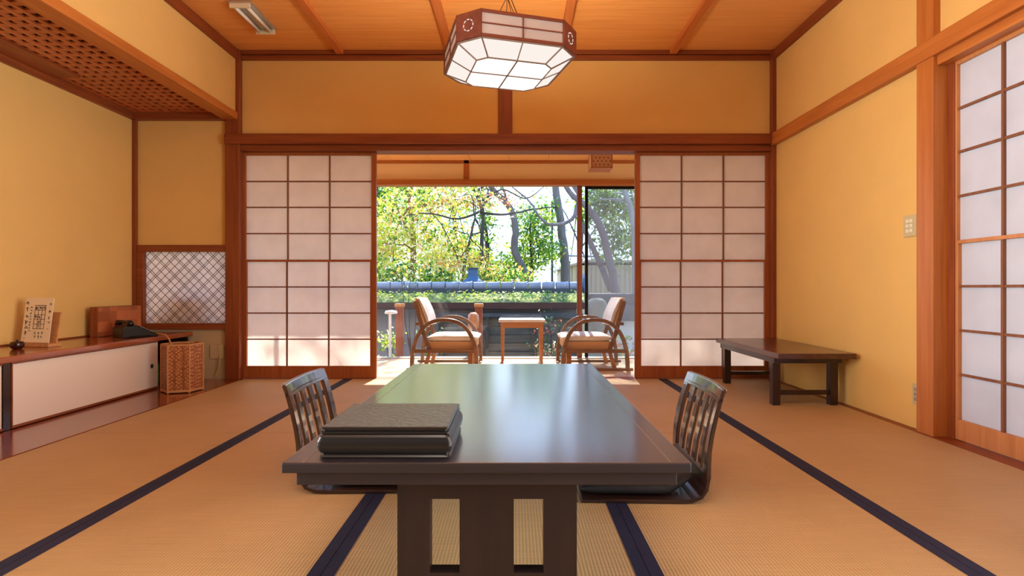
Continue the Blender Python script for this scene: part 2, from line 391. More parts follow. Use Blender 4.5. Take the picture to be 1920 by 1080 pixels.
# floor under and in front of the visible mats
b = MB(); b.box(-2.34, 2.19, -1.2, 1.17, -0.06, 0.0)
struct(b.build('floor', M['tatami']))
b = MB(); b.box(-3.5, 2.5, -1.2, 4.9, -0.16, -0.06)
struct(b.build('floor', M['dark_y']), 'wooden base under the tatami')
b = MB(); b.box(XL, -2.346, -1.2, 4.745, -0.06, 0.002)
struct(b.build('floor', M['platform']), 'glossy red brown board floor of the alcove')
b = MB(); b.box(-2.346, 2.24, 4.742, 4.86, -0.06, 0.001)
for k in range(2): b.box(-2.36, 2.2, 4.79 + 0.035 * k, 4.80 + 0.035 * k, 0.001, 0.0015)
struct(b.build('trim_1', M['frame']), 'flush wooden sill of the paper doors')
b = MB(); b.box(2.192, 2.34, -1.2, 4.742, -0.06, 0.001)
struct(b.build('trim_2', M['dark_y']), 'dark wooden strip along the right wall')

# tatami mats
cols = [(-2.34, -1.435), (-1.435, -0.53), (-0.53, 0.37), (0.37, 1.275), (1.275, 2.19)]
rows = [(1.17, 2.98), (2.98, 4.74)]
mlabels = {(0, 0): 'near tatami mat along the alcove board at the far left', (1, 0): 'near tatami mat left of the low table, under the left floor chair',
           (2, 0): 'near tatami mat running under the low black table', (3, 0): 'near tatami mat under the right floor chair',
           (4, 0): 'near tatami mat along the white paper door at the far right', (0, 1): 'far tatami mat beside the woven basket and alcove',
           (1, 1): 'far tatami mat in front of the left paper door, behind the left floor chair', (2, 1): 'far middle tatami mat in front of the garden opening',
           (3, 1): 'far tatami mat in front of the right paper door, behind the right floor chair', (4, 1): 'far tatami mat under the low dark bench'}
for ci, (x0, x1) in enumerate(cols):
    for ri, (y0, y1) in enumerate(rows):
        t = empty('tatami_mat', ((x0 + x1) / 2, (y0 + y1) / 2, -0.05))
        tag(t, mlabels[(ci, ri)], 'tatami mat', 'tatami mats on the floor')
        b = MB(); b.box(x0 + 0.001, x1 - 0.001, y0 + 0.0015, y1 - 0.0015, -0.05, 0.0)
        b.build('rush_surface', M['tatami'], t, bevel=0.002)
        for s in (0, 1):
            if (ci == 0 and s == 0) or (ci == 4 and s == 1): continue
            bx = MB(); xa = x0 + 0.001 if s == 0 else x1 - 0.038
            bx.box(xa, xa + 0.037, y0 + 0.0015, y1 - 0.0015, -0.0005, 0.0016)
            bx.build('cloth_border', M['border'], t)

# ceiling
b = MB()
ys = [-1.2, -0.4, 0.04, 0.47, 0.9, 1.33, 1.76, 2.19, 2.62, 3.05, 3.48, 3.915, 4.34, 4.80]
for i in range(len(ys) - 1): b.box(-2.45, 1.36, ys[i] + 0.002, ys[i + 1] - 0.002, ZC, ZC + 0.02)
b.cur = 1; b.box(1.36, 2.3, -1.2, 4.8, ZC, ZC + 0.02)
b.cur = 2; b.box(-2.6, 2.4, -1.2, 4.9, ZC + 0.02, ZC + 0.06)
struct(b.build('ceiling', [M['ceil'], M['ceil_y'], M['dark_y']]))
for k, x in enumerate((-1.50, -0.555, 0.40, 1.36)):
    b = MB(); b.box(x - 0.03, x + 0.03, -1.2, 4.715, ZC - 0.038, ZC)
    struct(b.build('trim_%d' % (3 + k), M['batten'], bevel=0.003), 'ceiling batten')
# walls
b = MB(); b.box(XR, XR + 0.10, 3.0, 4.76, -0.02, ZC); b.box(XR, XR + 0.10, -1.2, 3.0, 2.08, ZC)
struct(b.build('wall_right', M['wall']))
b = MB(); b.box(XL - 0.1, XL, -1.2, 4.84, -0.02, 2.45)
struct(b.build('wall_left', M['wall']))
b = MB(); b.box(-2.40, 2.24, 4.75, 4.85, 2.05, ZC)
struct(b.build('wall_back', M['wall']))
b = MB(); b.box(XL, -2.46, 4.74, 4.84, 1.15, 2.4)
struct(b.build('wall_alcove', M['wall']))
b = MB(); b.box(XL, -2.46, 4.74, 4.84, 0.0, 0.43)
struct(b.build('wall_alcove', M['wall_low']), 'low beige wall under the lattice window')
b = MB(); b.box(-2.47, -2.39, -1.2, 4.70, 2.28, ZC)
struct(b.build('wall_bulkhead', M['wall']))
b = MB(); b.box(-3.4, 2.4, -1.3, -1.2, -0.1, ZC)
struct(b.build('wall_front', M['darkwood']))
tn = [7]
def trim(mb, mat, label=None, bevel=0.003):
    o = mb.build('trim_%d' % tn[0], mat, bevel=bevel); tn[0] += 1
    return struct(o, label)
# cornices
b = MB(); b.box(-2.39, XR, 4.715, 4.75, 2.795, ZC); b.box(-2.39, XR, 4.725, 4.75, 2.748, 2.789)
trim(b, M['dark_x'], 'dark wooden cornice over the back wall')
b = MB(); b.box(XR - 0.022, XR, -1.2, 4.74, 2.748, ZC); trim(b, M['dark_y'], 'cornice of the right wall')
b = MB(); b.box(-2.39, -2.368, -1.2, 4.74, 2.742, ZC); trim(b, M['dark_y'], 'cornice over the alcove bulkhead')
# posts
b = MB(); b.box(-2.48, -2.355, 4.70, 4.86, 0.0, ZC); trim(b, M['dark_z'], 'post between alcove and paper doors', 0.006)
b = MB(); b.box(2.205, 2.245, 4.70, 4.86, 0.0, ZC); trim(b, M['dark_z'], 'corner post on the right')
b = MB(); b.box(XR - 0.04, XR + 0.08, 2.89, 3.01, 0.0, ZC); trim(b, M['post_z'], 'tall cedar post beside the right paper door', 0.004)
b = MB(); b.box(-0.142, -0.020, 4.735, 4.80, 2.09, 2.76); trim(b, M['dark_z'], 'short strut in the middle of the back wall', 0.004)
b = MB(); b.box(XL, XL + 0.03, 4.705, 4.74, 0.43, 2.3); trim(b, M['dark_z'], 'thin corner post in the alcove')
# back nageshi and kamoi
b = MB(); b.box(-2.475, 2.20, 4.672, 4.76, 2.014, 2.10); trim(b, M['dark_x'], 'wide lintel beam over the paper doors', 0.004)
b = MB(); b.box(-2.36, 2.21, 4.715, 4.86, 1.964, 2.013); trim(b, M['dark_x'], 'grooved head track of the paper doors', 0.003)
b = MB(); b.box(-2.356, -2.378 + 0.004, 4.72, 4.86, 0, 1.964); trim(b, M['frame'], 'door jamb on the left')
b = MB(); b.box(2.219, 2.206, 4.72, 4.86, 0, 1.964); trim(b, M['frame'], 'door jamb on the right')
# right nageshi, kamoi, jamb
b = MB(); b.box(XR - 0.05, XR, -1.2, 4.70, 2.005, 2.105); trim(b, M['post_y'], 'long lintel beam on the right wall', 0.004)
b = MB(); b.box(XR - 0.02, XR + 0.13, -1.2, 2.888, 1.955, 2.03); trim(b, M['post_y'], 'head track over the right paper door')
b = MB(); b.box(XR + 0.035, XR + 0.10, 2.845, 2.89, 0, 1.96); trim(b, M['dark_z'], 'door jamb beside the tall post')
# alcove beam and lattice ceiling
b = MB(); b.box(-2.49, -2.368, -1.2, 4.70, 2.224, 2.288); trim(b, M['post_y'], 'beam along the front of the alcove ceiling', 0.004)
b = MB(); b.box(XL, XL + 0.03, -1.2, 4.72, 2.225, 2.29); trim(b, M['dark_y'], 'cornice along the alcove wall')
b = MB(); b.box(XL, -2.49, 4.68, 4.74, 2.225, 2.29); trim(b, M['dark_x'], 'dark back cornice of the alcove')
b = MB(); b.box(XL + 0.03, XL + 0.215, 1.0, 3.88, 2.268, 2.30); trim(b, M['dark_y'], 'plain board in the alcove ceiling')
# lattice ceiling of the alcove: square grid with deep bars and darkness above
b = MB()
px_, py_ = 0.072, 0.08
x = XL + 0.03
while x < -2.49:
    b.box(x, x + 0.028, 1.2, 4.68, 2.282, 2.296); x += px_
y = 1.2
while y < 4.68:
    b.box(XL, -2.49, y, y + 0.038, 2.284, 2.294); y += py_
struct(b.build('ceiling_lattice', wood('lattice_ceiling_wood', rgb(196, 112, 64), rgb(170, 90, 48), 'y')), 'open wooden lattice ceiling over the alcove')
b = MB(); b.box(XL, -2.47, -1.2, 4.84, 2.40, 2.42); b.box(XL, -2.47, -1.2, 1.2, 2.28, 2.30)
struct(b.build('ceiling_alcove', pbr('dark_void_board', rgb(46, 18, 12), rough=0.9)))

# ---------------------------------------------------------------- shoji doors
ROWS = [0.108, 0.340, 0.567, 0.794, 1.022, 1.258, 1.486, 1.711, 1.936]
def shoji(name, label, loc, rz, width, ncol, mats, top=1.963, sw=0.042, krail=0.011):
    fr, km, pp = mats
    t = empty(name, loc, rz); struct(t, label)
    b = MB()
    b.box(0, sw, 0, 0.032, 0.004, top); b.box(width - sw, width, 0, 0.032, 0.004, top)
    b.box(sw, width - sw, 0.001, 0.031, 0.004, ROWS[0]); b.box(sw, width - sw, 0.001, 0.031, ROWS[-1], top)
    b.box(sw, width - sw, -0.002, 0.028, ROWS[4] - 0.009, ROWS[4] + 0.009)
    # the lower leaf of a snow-viewing door: slim inner frame
    b.box(sw, sw + 0.01, -0.003, 0.02, ROWS[0], ROWS[4]); b.box(width - sw - 0.01, width - sw, -0.003, 0.02, ROWS[0], ROWS[4])
    b.build('frame', fr, t, world=False, bevel=0.002)
    k = MB(); a, c = sw, width - sw
    for i in range(1, ncol):
        u = a + (c - a) * i / ncol
        k.box(u - krail / 2, u + krail / 2, 0.004, 0.017, ROWS[4], ROWS[8])
        u2 = u - 0.008 if rz == 0 else u
        k.box(u2 - krail / 2, u2 + krail / 2, 0.002, 0.017, ROWS[0], ROWS[4])
    for r in (1, 2, 3, 5, 6, 7):
        k.box(a, c, 0.006, 0.017, ROWS[r] - krail / 2, ROWS[r] + krail / 2)
    k.build('lattice', km, t, world=False)
    p = MB(); p.box(a, c, 0.018, 0.0186, ROWS[0], ROWS[8]); p.build('paper', pp, t, world=False)
    return t
MS = (M['frame'], M['kumiko'], M['paper'])
shoji('door_1', 'left sliding paper door of the garden opening', (-2.376, 4.765, 0), 0, 1.174, 3, MS)
shoji('door_2', 'right sliding paper door of the garden opening', (1.045, 4.765, 0), 0, 1.174, 3, MS)
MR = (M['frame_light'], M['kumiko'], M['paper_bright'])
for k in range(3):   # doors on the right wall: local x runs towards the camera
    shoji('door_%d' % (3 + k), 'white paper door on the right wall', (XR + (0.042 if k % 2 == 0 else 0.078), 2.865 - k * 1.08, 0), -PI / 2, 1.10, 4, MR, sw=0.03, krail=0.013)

# ---------------------------------------------------------------- alcove lattice window
w = empty('window_1', (-2.85, 4.74, 0.42)); struct(w, 'low papered window with diagonal lattice in the alcove')
b = MB(); b.box(XL + 0.03, -2.48, 4.715, 4.80, 1.097, 1.155); b.box(XL + 0.03, -2.48, 4.71, 4.80, 0.43, 0.482)
b.box(XL + 0.03, -3.19, 4.715, 4.80, 0.482, 1.097); b.build('frame', M['dark_x'], w, bevel=0.003)
b = MB(); X0, X1, Z0, Z1 = -3.19, -2.482, 0.482, 1.097
def clip_line(c, sgn):
    # line z = sgn*x + c clipped to the window
    pts = []
    for X in (X0, X1):
        z = sgn * X + c
        if Z0 - 1e-6 <= z <= Z1 + 1e-6: pts.append((X, z))
    for Z in (Z0, Z1):
        X = (Z - c) / sgn
        if X0 < X < X1: pts.append((X, Z))
    return pts[:2] if len(pts) >= 2 else None
for sgn in (1, -1):
    c0 = (Z0 - sgn * X0) - 2.0
    i = 0
    c = c0
    while c < c0 + 4.0:
        offs = [0.0] if i % 2 else [-0.011, 0.011]
        for o_ in offs:
            q = clip_line(c + o_, sgn)
            if q:
                (xa, za), (xb, zb) = q
                if math.hypot(xa - xb, za - zb) > 0.01:
                    b.bar([(xa, 4.7535 if sgn > 0 else 4.7545, za), (xb, 4.7535 if sgn > 0 else 4.7545, zb)], 0.002, 0.0040, (0, 1, 0))
        c += 0.083; i += 1
b.build('lattice', pbr('lattice_dark_wood', rgb(92, 66, 60), rough=0.6), w)
b = MB(); b.box(X0, X1, 4.7555, 4.756, Z0, Z1); b.build('paper', M['paper_alcove'], w)

# ---------------------------------------------------------------- veranda
b = MB()
for i in range(11):
    y0 = 4.865 + i * 0.117; b.box(-3.5, 2.5, y0, y0 + 0.1155, -0.04, 0.0)
b.box(-3.5, 2.5, 4.86, 6.16, -0.08, -0.04)
struct(b.build('floor_veranda', M['engawa_floor']))
b = MB()
for i in range(14): b.box(-3.5 + i * 0.43, -3.5 + i * 0.43 + 0.427, 4.86, 6.12, 2.2, 2.22)
b.cur = 1; b.box(-3.5, 2.5, 4.86, 6.2, 2.22, 2.3)
struct(b.build('ceiling_veranda', [M['ceil_y'], M['dark_x']]))
b = MB(); b.box(-3.5, 2.5, 6.10, 6.20, 1.985, 2.2); struct(b.build('wall_veranda', M['engawa_wall']))
b = MB(); b.box(-3.6, -3.5, 4.84, 6.2, -0.1, 2.3); b.box(2.5, 2.6, 4.84, 6.2, -0.1, 2.3); struct(b.build('wall_veranda', M['engawa_wall']), 'end walls of the veranda')
b = MB(); b.box(-3.5, 2.5, 6.085, 6.105, 2.165, 2.2); trim(b, M['post_x'])
b = MB(); b.box(-3.5, 2.5, 6.06, 6.20, 1.925, 1.985); trim(b, M['post_x'], 'head beam of the veranda windows')
b = MB(); b.box(-0.565, -0.505, 6.085, 6.12, 1.985, 2.2); trim(b, M['post_z'], 'short strut over the veranda window')
b = MB(); b.box(-3.5, 2.5, 6.09, 6.20, -0.08, 0.012); trim(b, M['steel'], 'pale window sill track', 0)
w = empty('window_2', (-0.6, 6.12, 0)); struct(w, 'wide clear garden window')
b = MB(); b.box(-1.95, 0.70, 6.122, 6.127, 0.012, 1.925); b.build('glass', M['glass'], w)
b = MB(); b.box(0.695, 0.75, 6.105, 6.145, 0.012, 1.925); b.build('stile', M['post_red'], w, bevel=0.002)
w = empty('window_3', (1.6, 6.17, 0)); struct(w, 'greyish garden window with insect screen')
b = MB(); b.box(0.80, 2.46, 6.167, 6.171, 0.012, 1.925); b.build('glass', M['screen'], w)
b = MB(); b.box(0.788, 0.822, 6.15, 6.19, 0.012, 1.925); b.box(2.42, 2.46, 6.15, 6.19, 0.012, 1.925)
b.build('stile', M['blackmetal'], w, bevel=0.002)
b = MB(); b.box(0.822, 2.42, 6.155, 6.185, 1.895, 1.925); b.build('top_rail', M['blackmetal'], w)
w = empty('window_4', (-2.7, 6.17, 0)); struct(w, 'garden window behind the left paper door')
b = MB(); b.box(-3.46, -1.95, 6.167, 6.171, 0.012, 1.925); b.build('glass', M['glass'], w)
b = MB(); b.box(-3.5, -3.46, 6.15, 6.19, 0.012, 1.925); b.box(-1.99, -1.95, 6.15, 6.19, 0.012, 1.925); b.build('stile', M['post_red'], w)

# ================================================================ ROOM OBJECTS
# ---- low table
TX0, TX1, TY0, TY1, TZ = -0.534, 0.405, 1.256, 2.90, 0.385
t = empty('low_table', ((TX0 + TX1) / 2, (TY0 + TY1) / 2, 0)); tag(t, 'large low dark brown lacquered table in the middle of the tatami room', 'table')
b = MB(); b.cur = 1; b.box(TX0, TX1, TY0, TY1, TZ - 0.0245, TZ); b.mi[1] = 0
b.build('tabletop', [M['table'], M['table_edge']], t, bevel=0.003)
inl = wood('table_inlay', rgb(130, 100, 84), rgb(110, 84, 70), 'y', rough=0.3)
for x in (TX0 + 0.046, TX1 - 0.048):
    b = MB(); b.box(x, x + 0.0016, TY0 + 0.003, TY1 - 0.003, TZ - 0.001, TZ + 0.0004)
    tag(b.build('inlay_line', inl, t), 'thin pale inlay line')
b = MB(); b.box(TX0 + 0.03, TX1 - 0.03, TY0 + 0.012, TY0 + 0.034, TZ - 0.055, TZ - 0.0245); b.box(TX0 + 0.03, TX1 - 0.03, TY1 - 0.034, TY1 - 0.012, TZ - 0.055, TZ - 0.0245)
b.box(TX0 + 0.03, TX0 + 0.052, TY0 + 0.034, TY1 - 0.034, TZ - 0.055, TZ - 0.0245); b.box(TX1 - 0.052, TX1 - 0.03, TY0 + 0.034, TY1 - 0.034, TZ - 0.055, TZ - 0.0245)
b.build('apron', M['table_edge'], t, bevel=0.002)
for (ya, yb) in ((1.325, 1.365), (2.79, 2.83)):
    b = MB(); z0, z1, s0, s1 = 0.002, 0.331, 0.098, 0.276
    xs = [-0.283, -0.205, -0.133, -0.002, 0.070, 0.150]
    b.box(xs[0], xs[5], ya, yb, s1, z1); b.box(xs[0], xs[5], ya, yb, z0, s0)
    b.box(xs[0], xs[1], ya, yb, s0, s1); b.box(xs[2], xs[3], ya, yb, s0, s1); b.box(xs[4], xs[5], ya, yb, s0, s1)
    b.build('leg_panel', M['table_leg'], t)
b = MB(); b.box(-0.09, -0.045, 1.365, 2.79, 0.29, 0.331); b.build('stretcher', M['table_leg'], t)

# ---- lacquer box
cx, cy = -0.306, 1.425
t = empty('lacquer_box', (cx, cy, TZ)); tag(t, 'black lacquered stationery box with carved lid on the near left of the low table', 'box')
def rr(hx, hy, z, r=0.012, n=4):
    pts = []
    for (sx_, sy_, a0) in ((1, -1, -90), (1, 1, 0), (-1, 1, 90), (-1, -1, 180)):
        for i in range(n + 1):
            a = math.radians(a0 + 90 * i / n)
            pts.append((cx + sx_ * (hx - r) + r * math.cos(a), cy + sy_ * (hy - r) + r * math.sin(a), z))
    return pts
b = MB(); prof = [(0.1520, 0, 0.0), (0.1545, 0, 0.004), (0.1500, 0, 0.009), (0.1560, 0, 0.018), (0.1590, 0, 0.030), (0.1585, 0, 0.040), (0.1545, 0, 0.050), (0.1490, 0, 0.056)]
b.loft([rr(h, h - 0.016, TZ + z, 0.010) for h, _, z in prof]); b.build('body', M['lacquer'], t, smooth=False, bevel=0.0)
for m_ in (): pass
b = MB(); b.loft([rr(h, h - 0.016, TZ + z, 0.006) for h, z in ((0.1500, 0.0565), (0.1515, 0.058), (0.1515, 0.062), (0.1465, 0.063), (0.1465, 0.066), (0.1500, 0.067), (0.1500, 0.0715), (0.148, 0.0725))])
lid = b.build('lid', M['lacquer'], t)
b = MB(); b.box(cx - 0.146, cx + 0.146, cy - 0.130, cy + 0.130, TZ + 0.0724, TZ + 0.0732); tag(b.build('carved_panel', M['carved'], lid), 'grey carved relief panel')

# ---- floor chairs (legless)
def make_zaisu(name, loc, rz, label):
    t = empty(name, loc, rz); tag(t, label, 'chair', 'legless floor chairs at the low table')
    prof = [(-0.292, 0.425), (-0.272, 0.37), (-0.255, 0.31), (-0.240, 0.25), (-0.230, 0.19), (-0.226, 0.13), (-0.226, 0.09), (-0.219, 0.052), (-0.200, 0.024), (-0.165, 0.010), (-0.12, 0.0075), (0.05, 0.0075), (0.235, 0.0075)]
    def bow(y, z): return -0.016 * (1 - (y / 0.24) ** 2) * min(1, max(0, (z - 0.08) / 0.15))
    def strip(mb, ya, yb, zlo, zhi, th=0.014, ny=1, rise=0.0):
        P = [p for p in prof]
        # resample profile between zlo and zhi on the back
        zs = [zhi + (zlo - zhi) * i / 12 for i in range(13)]
        rings = []
        for z in zs:
            # interpolate x on the back
            for i in range(len(P) - 1):
                if P[i][1] >= z >= P[i + 1][1]:
                    f = (P[i][1] - z) / max(1e-6, P[i][1] - P[i + 1][1]); x = P[i][0] + f * (P[i + 1][0] - P[i][0]); break
            else: x = P[0][0]
            ring_a = []; ring_b = []
            for j in range(ny + 1):
                y = ya + (yb - ya) * j / ny; sh = (1 - 0.06 * max(0, z - 0.1) / 0.3)
                zz = z + rise * (1 - (y / 0.24) ** 2) * (1 if z > 0.38 else 0)
                ring_a.append((x + bow(y, z) - th / 2, y * sh, zz)); ring_b.append((x + bow(y, z) + th / 2, y * sh, zz))
            rings.append(ring_a + ring_b[::-1])
        mb.loft(rings)
    for (ya, yb) in ((-0.24, -0.193), (0.193, 0.24)):
        b = MB(); strip(b, ya, yb, 0.09, 0.385, 0.017); b.build('back_stile', M['zaisu'], t, world=False, bevel=0.003)
    for yc in (-0.128, -0.043, 0.043, 0.128):
        b = MB(); strip(b, yc - 0.022, yc + 0.022, 0.09, 0.375, 0.011); b.build('back_slat', M['zaisu'], t, world=False, bevel=0.002)
    b = MB(); strip(b, -0.24, 0.24, 0.365, 0.415, 0.018, ny=12, rise=0.002); b.build('top_rail', M['zaisu'], t, world=False, bevel=0.004)
    b = MB(); rings = []
    for (x, z) in [(-0.226, 0.105)] + prof[6:]:
        rings.append((x, z))
    outer = []
    vs = []; n = len(rings)
    path = [(x, 0, z) for x, z in rings]
    b.bar(path, 0.48, 0.014, (0, 1, 0)); b.build('seat_shell', M['zaisu_seat'], t, world=False, bevel=0.004)
    return t
def make_cushion(loc, rz, label):
    b = MB(); n = 22; top = []; rings = []
    t = empty('seat_cushion', loc, rz); tag(t, label, 'cushion', 'black cushions on the floor chairs')
    hx = 0.205
    for i in range(n + 1):
        u = -1 + 2 * i / n; e = (1 - abs(u) ** 6) ** 0.5 if abs(u) < 1 else 0.0; e = max(e, 0.06)
        x = u * hx; lift = 0.055 * max(0, -u - 0.55) ** 1.2 / 0.4
        ring = []
        for j in range(24):
            a = 2 * PI * j / 24; ca, sa = math.cos(a), math.sin(a)
            yy = 0.215 * math.copysign(abs(ca) ** 0.35, ca) * (0.97 + 0.03 * e); zz = 0.024 * math.copysign(abs(sa) ** 0.6, sa) * e
            ring.append((x, yy, 0.024 + zz + lift))
        rings.append(ring)
    b.loft(rings); b.build('cushion_body', M['cushion_black'], t, world=False, smooth=True)
    return t
make_zaisu('floor_chair', (-0.600, 2.33, 0), 0.02, 'dark bentwood legless chair with slatted back left of the low table')
make_cushion((-0.565, 2.33, 0.016), 0.02, 'flat black cushion on the left floor chair')
make_zaisu('floor_chair', (0.485, 2.235, 0), PI - 0.03, 'dark bentwood legless chair with slatted back right of the low table')
make_cushion((0.455, 2.235, 0.016), PI - 0.03, 'flat black cushion on the right floor chair')

# ---- dark low bench table by the right wall
t = empty('low_bench', (1.94, 4.10, 0)); tag(t, 'dark brown low wooden bench table against the right wall', 'bench')
BX0, BX1, BY0, BY1, BZ = 1.70, 2.205, 3.54, 4.64, 0.362
b = MB(); b.box(BX0, BX1, BY0, BY1, BZ - 0.036, BZ); b.build('top', wood('bench_top_wood', rgb(96, 54, 36), rgb(70, 38, 26), 'y', rough=0.3, coat=0.4), t, bevel=0.003)
b = MB(); b.box(BX0 + 0.015, BX0 + 0.035, BY0 + 0.10, BY1 - 0.06, BZ - 0.075, BZ - 0.036); b.box(BX1 - 0.085, BX1 - 0.065, BY0 + 0.10, BY1 - 0.06, BZ - 0.075, BZ - 0.036)
b.box(BX0 + 0.015, BX1 - 0.04, BY0 + 0.09, BY0 + 0.11, BZ - 0.075, BZ - 0.036); b.box(BX0 + 0.015, BX1 - 0.04, BY1 - 0.08, BY1 - 0.06, BZ - 0.075, BZ - 0.036)
b.build('apron', M['darkwood'], t, bevel=0.002)
for x in (BX0 + 0.025, BX1 - 0.095):
    for y in (BY0 + 0.13, BY1 - 0.13):
        b = MB(); b.box(x, x + 0.052, y, y + 0.052, 0.002, BZ - 0.05); b.build('leg', M['darkwood'], t, bevel=0.003)
for y in (BY0 + 0.145, BY1 - 0.115):
    b = MB(); b.box(BX0 + 0.077, BX1 - 0.095, y, y + 0.024, 0.068, 0.098); b.build('stretcher', M['darkwood'], t, bevel=0.002)

# ---- alcove cabinet with shelf
t = empty('cabinet', (-3.0, 2.6, 0)); tag(t, 'long low cabinet with white cloth sliding panels in the left alcove', 'cabinet')
CF = -2.785
b = MB(); b.box(XL + 0.01, CF - 0.02, 0.5, 4.29, 0.004, 0.02); b.box(XL + 0.01, CF - 0.025, 0.5, 4.27, 0.352, 0.374)
b.box(CF - 0.04, CF, 2.990, 3.035, 0.004, 0.374); b.box(XL + 0.01, CF - 0.03, 4.255, 4.285, 0.004, 0.374)
b.box(XL + 0.01, CF - 0.04, 0.5, 0.53, 0.004, 0.374); b.box(XL + 0.01, XL + 0.03, 0.5, 4.27, 0.004, 0.374)
b.build('body', M['darkwood'], t, bevel=0.002)
for (ya, yb) in ((3.040, 4.290), (1.745, 2.985)):
    b = MB(); b.box(CF - 0.018, CF, ya + 0.006, yb - 0.004, 0.022, 0.362); d = b.build('sliding_panel', M['white_panel'], t)
    b = MB(); b.box(CF - 0.02, CF + 0.003, ya, yb, 0.008, 0.022); b.box(CF - 0.02, CF + 0.003, ya, yb, 0.362, 0.372); b.box(CF - 0.02, CF + 0.003, ya, ya + 0.006, 0.02, 0.364)
    b.build('panel_edge', M['dark_y'], d)
    b = MB(); Mx = Matrix.Translation((CF + 0.001, yb - 0.075, 0.185)) @ Matrix.Rotation(PI / 2, 4, 'Y')
    b.lathe((0, 0, -0.001), [(0.004, 0.0), (0.016, 0.001), (0.017, 0.003), (0.012, 0.0035), (0.002, 0.002)], M=Mx); b.build('finger_pull', M['blackmetal'], d)
t = empty('shelf', (-3.0, 2.6, 0.375)); tag(t, 'long glossy brown shelf board on top of the alcove cabinet', 'shelf')
b = MB(); b.box(XL + 0.002, -2.752, 0.5, 4.702, 0.375, 0.412); b.build('board', M['shelf'], t, bevel=0.006)
b = MB(); b.box(XL + 0.002, XL + 0.014, 0.5, 4.70, 0.412, 0.422); b.build('back_edge', M['dark_y'], t)
b = MB(); b.box(XL + 0.01, -2.80, 4.690, 4.715, 0.004, 0.374)  # dark board added to stand for the shade in the gap under the shelf
o = b.build('gap_shade_board', M['darkwood']); tag(o, 'added dark board for the shade under the far end of the alcove shelf, behind the basket', 'board')
# items in the gap under the shelf
t = empty('green_bottle', (-2.93, 4.47, 0.0)); tag(t, 'green glass bottle under the shelf behind the woven basket', 'bottle')
b = MB(); b.lathe((-2.93, 4.47, 0.004), [(0.001, 0), (0.032, 0.0), (0.034, 0.01), (0.034, 0.15), (0.014, 0.20), (0.013, 0.24)]); b.build('bottle_body', pbr('green_glass', rgb(60, 120, 60), rough=0.15), t, smooth=True)
b = MB(); b.lathe((-2.93, 4.47, 0.244), [(0.014, 0), (0.015, 0.002), (0.015, 0.02), (0.002, 0.021)]); b.build('cap', M['white_paint'], t)
t = empty('storage_box', (-3.02, 4.50, 0.0)); tag(t, 'pale box under the shelf beside the green bottle', 'box')

b = MB(); b.box(-3.10, -2.975, 4.42, 4.55, 0.004, 0.22); b.build('box_body', M['switch_key'], t, bevel=0.006)
b = MB(); b.box(-3.103, -2.972, 4.417, 4.553, 0.22, 0.245); b.build('box_lid', M['grey_plastic'], t, bevel=0.003)

# ---- marquetry panel
t = empty('inlaid_box', (-3.18, 4.39, 0.412)); tag(t, 'upright inlaid brown wooden box on the shelf behind the telephone', 'box')
b = MB(); b.box(-3.215, -3.155, 4.155, 4.635, 0.4125, 0.64); b.build('box_body', M['dark_z'], t, bevel=0.002)
b = MB(); b.box(-3.156, -3.150, 4.158, 4.632, 0.416, 0.637); tag(b.build('front_panel', M['marquetry'], t), 'front inlaid with lighter and darker wood squares')

# ---- telephone
t = empty('telephone', (-2.905, 4.20, 0.4125), math.radians(58)); tag(t, 'black desk telephone with grey keypad on the alcove shelf', 'telephone')
b = MB()
pr = [(-0.115, 0.0), (0.13, 0.0), (0.13, 0.014), (0.10, 0.032), (0.0, 0.085), (-0.04, 0.098), (-0.09, 0.096), (-0.115, 0.07)]
b.loft([[(x, y, z) for x, z in pr] for y in (-0.085, 0.085)]); b.build('body', M['black_plastic'], t, world=False, bevel=0.006)
b = MB(); hp = [(-0.07, -0.10, 0.094), (-0.07, -0.09, 0.112), (-0.07, -0.05, 0.118), (-0.07, 0.05, 0.118), (-0.07, 0.09, 0.112), (-0.07, 0.10, 0.094)]
b.tube(hp, [0.024, 0.022, 0.015, 0.015, 0.022, 0.024], 10); b.build('handset', M['black_plastic'], t, world=False, smooth=True)
b = MB(); Mk = Matrix.Translation((0.05, 0, 0.0605)) @ Matrix.Rotation(math.atan2(0.053, 0.10), 4, 'Y')
b.box(-0.053, 0.053, -0.07, 0.07, -0.002, 0.002, M=Mk); kp = b.build('keypad_plate', M['grey_plastic'], t, world=False)
kb = MB()
for i in range(4):
    for j in range(3): kb.box(-0.045 + i * 0.024, -0.030 + i * 0.024, -0.05 + j * 0.024, -0.034 + j * 0.024, 0.002, 0.005, M=Mk)
ks = kb.build('keys', M['switch_key'], kp, world=False)
b = MB(); pts = []
for i in range(121):
    f = i / 120; a = f * 2 * PI * 15
    pts.append((-0.08 + 0.15 * f + 0.0, -0.105 - 0.018 * math.sin(PI * f) + 0.006 * math.cos(a), 0.008 + 0.006 * math.sin(a) + 0.0))
b.tube(pts, 0.0018, 5); b.build('coiled_cord', M['black_plastic'], t, world=False)

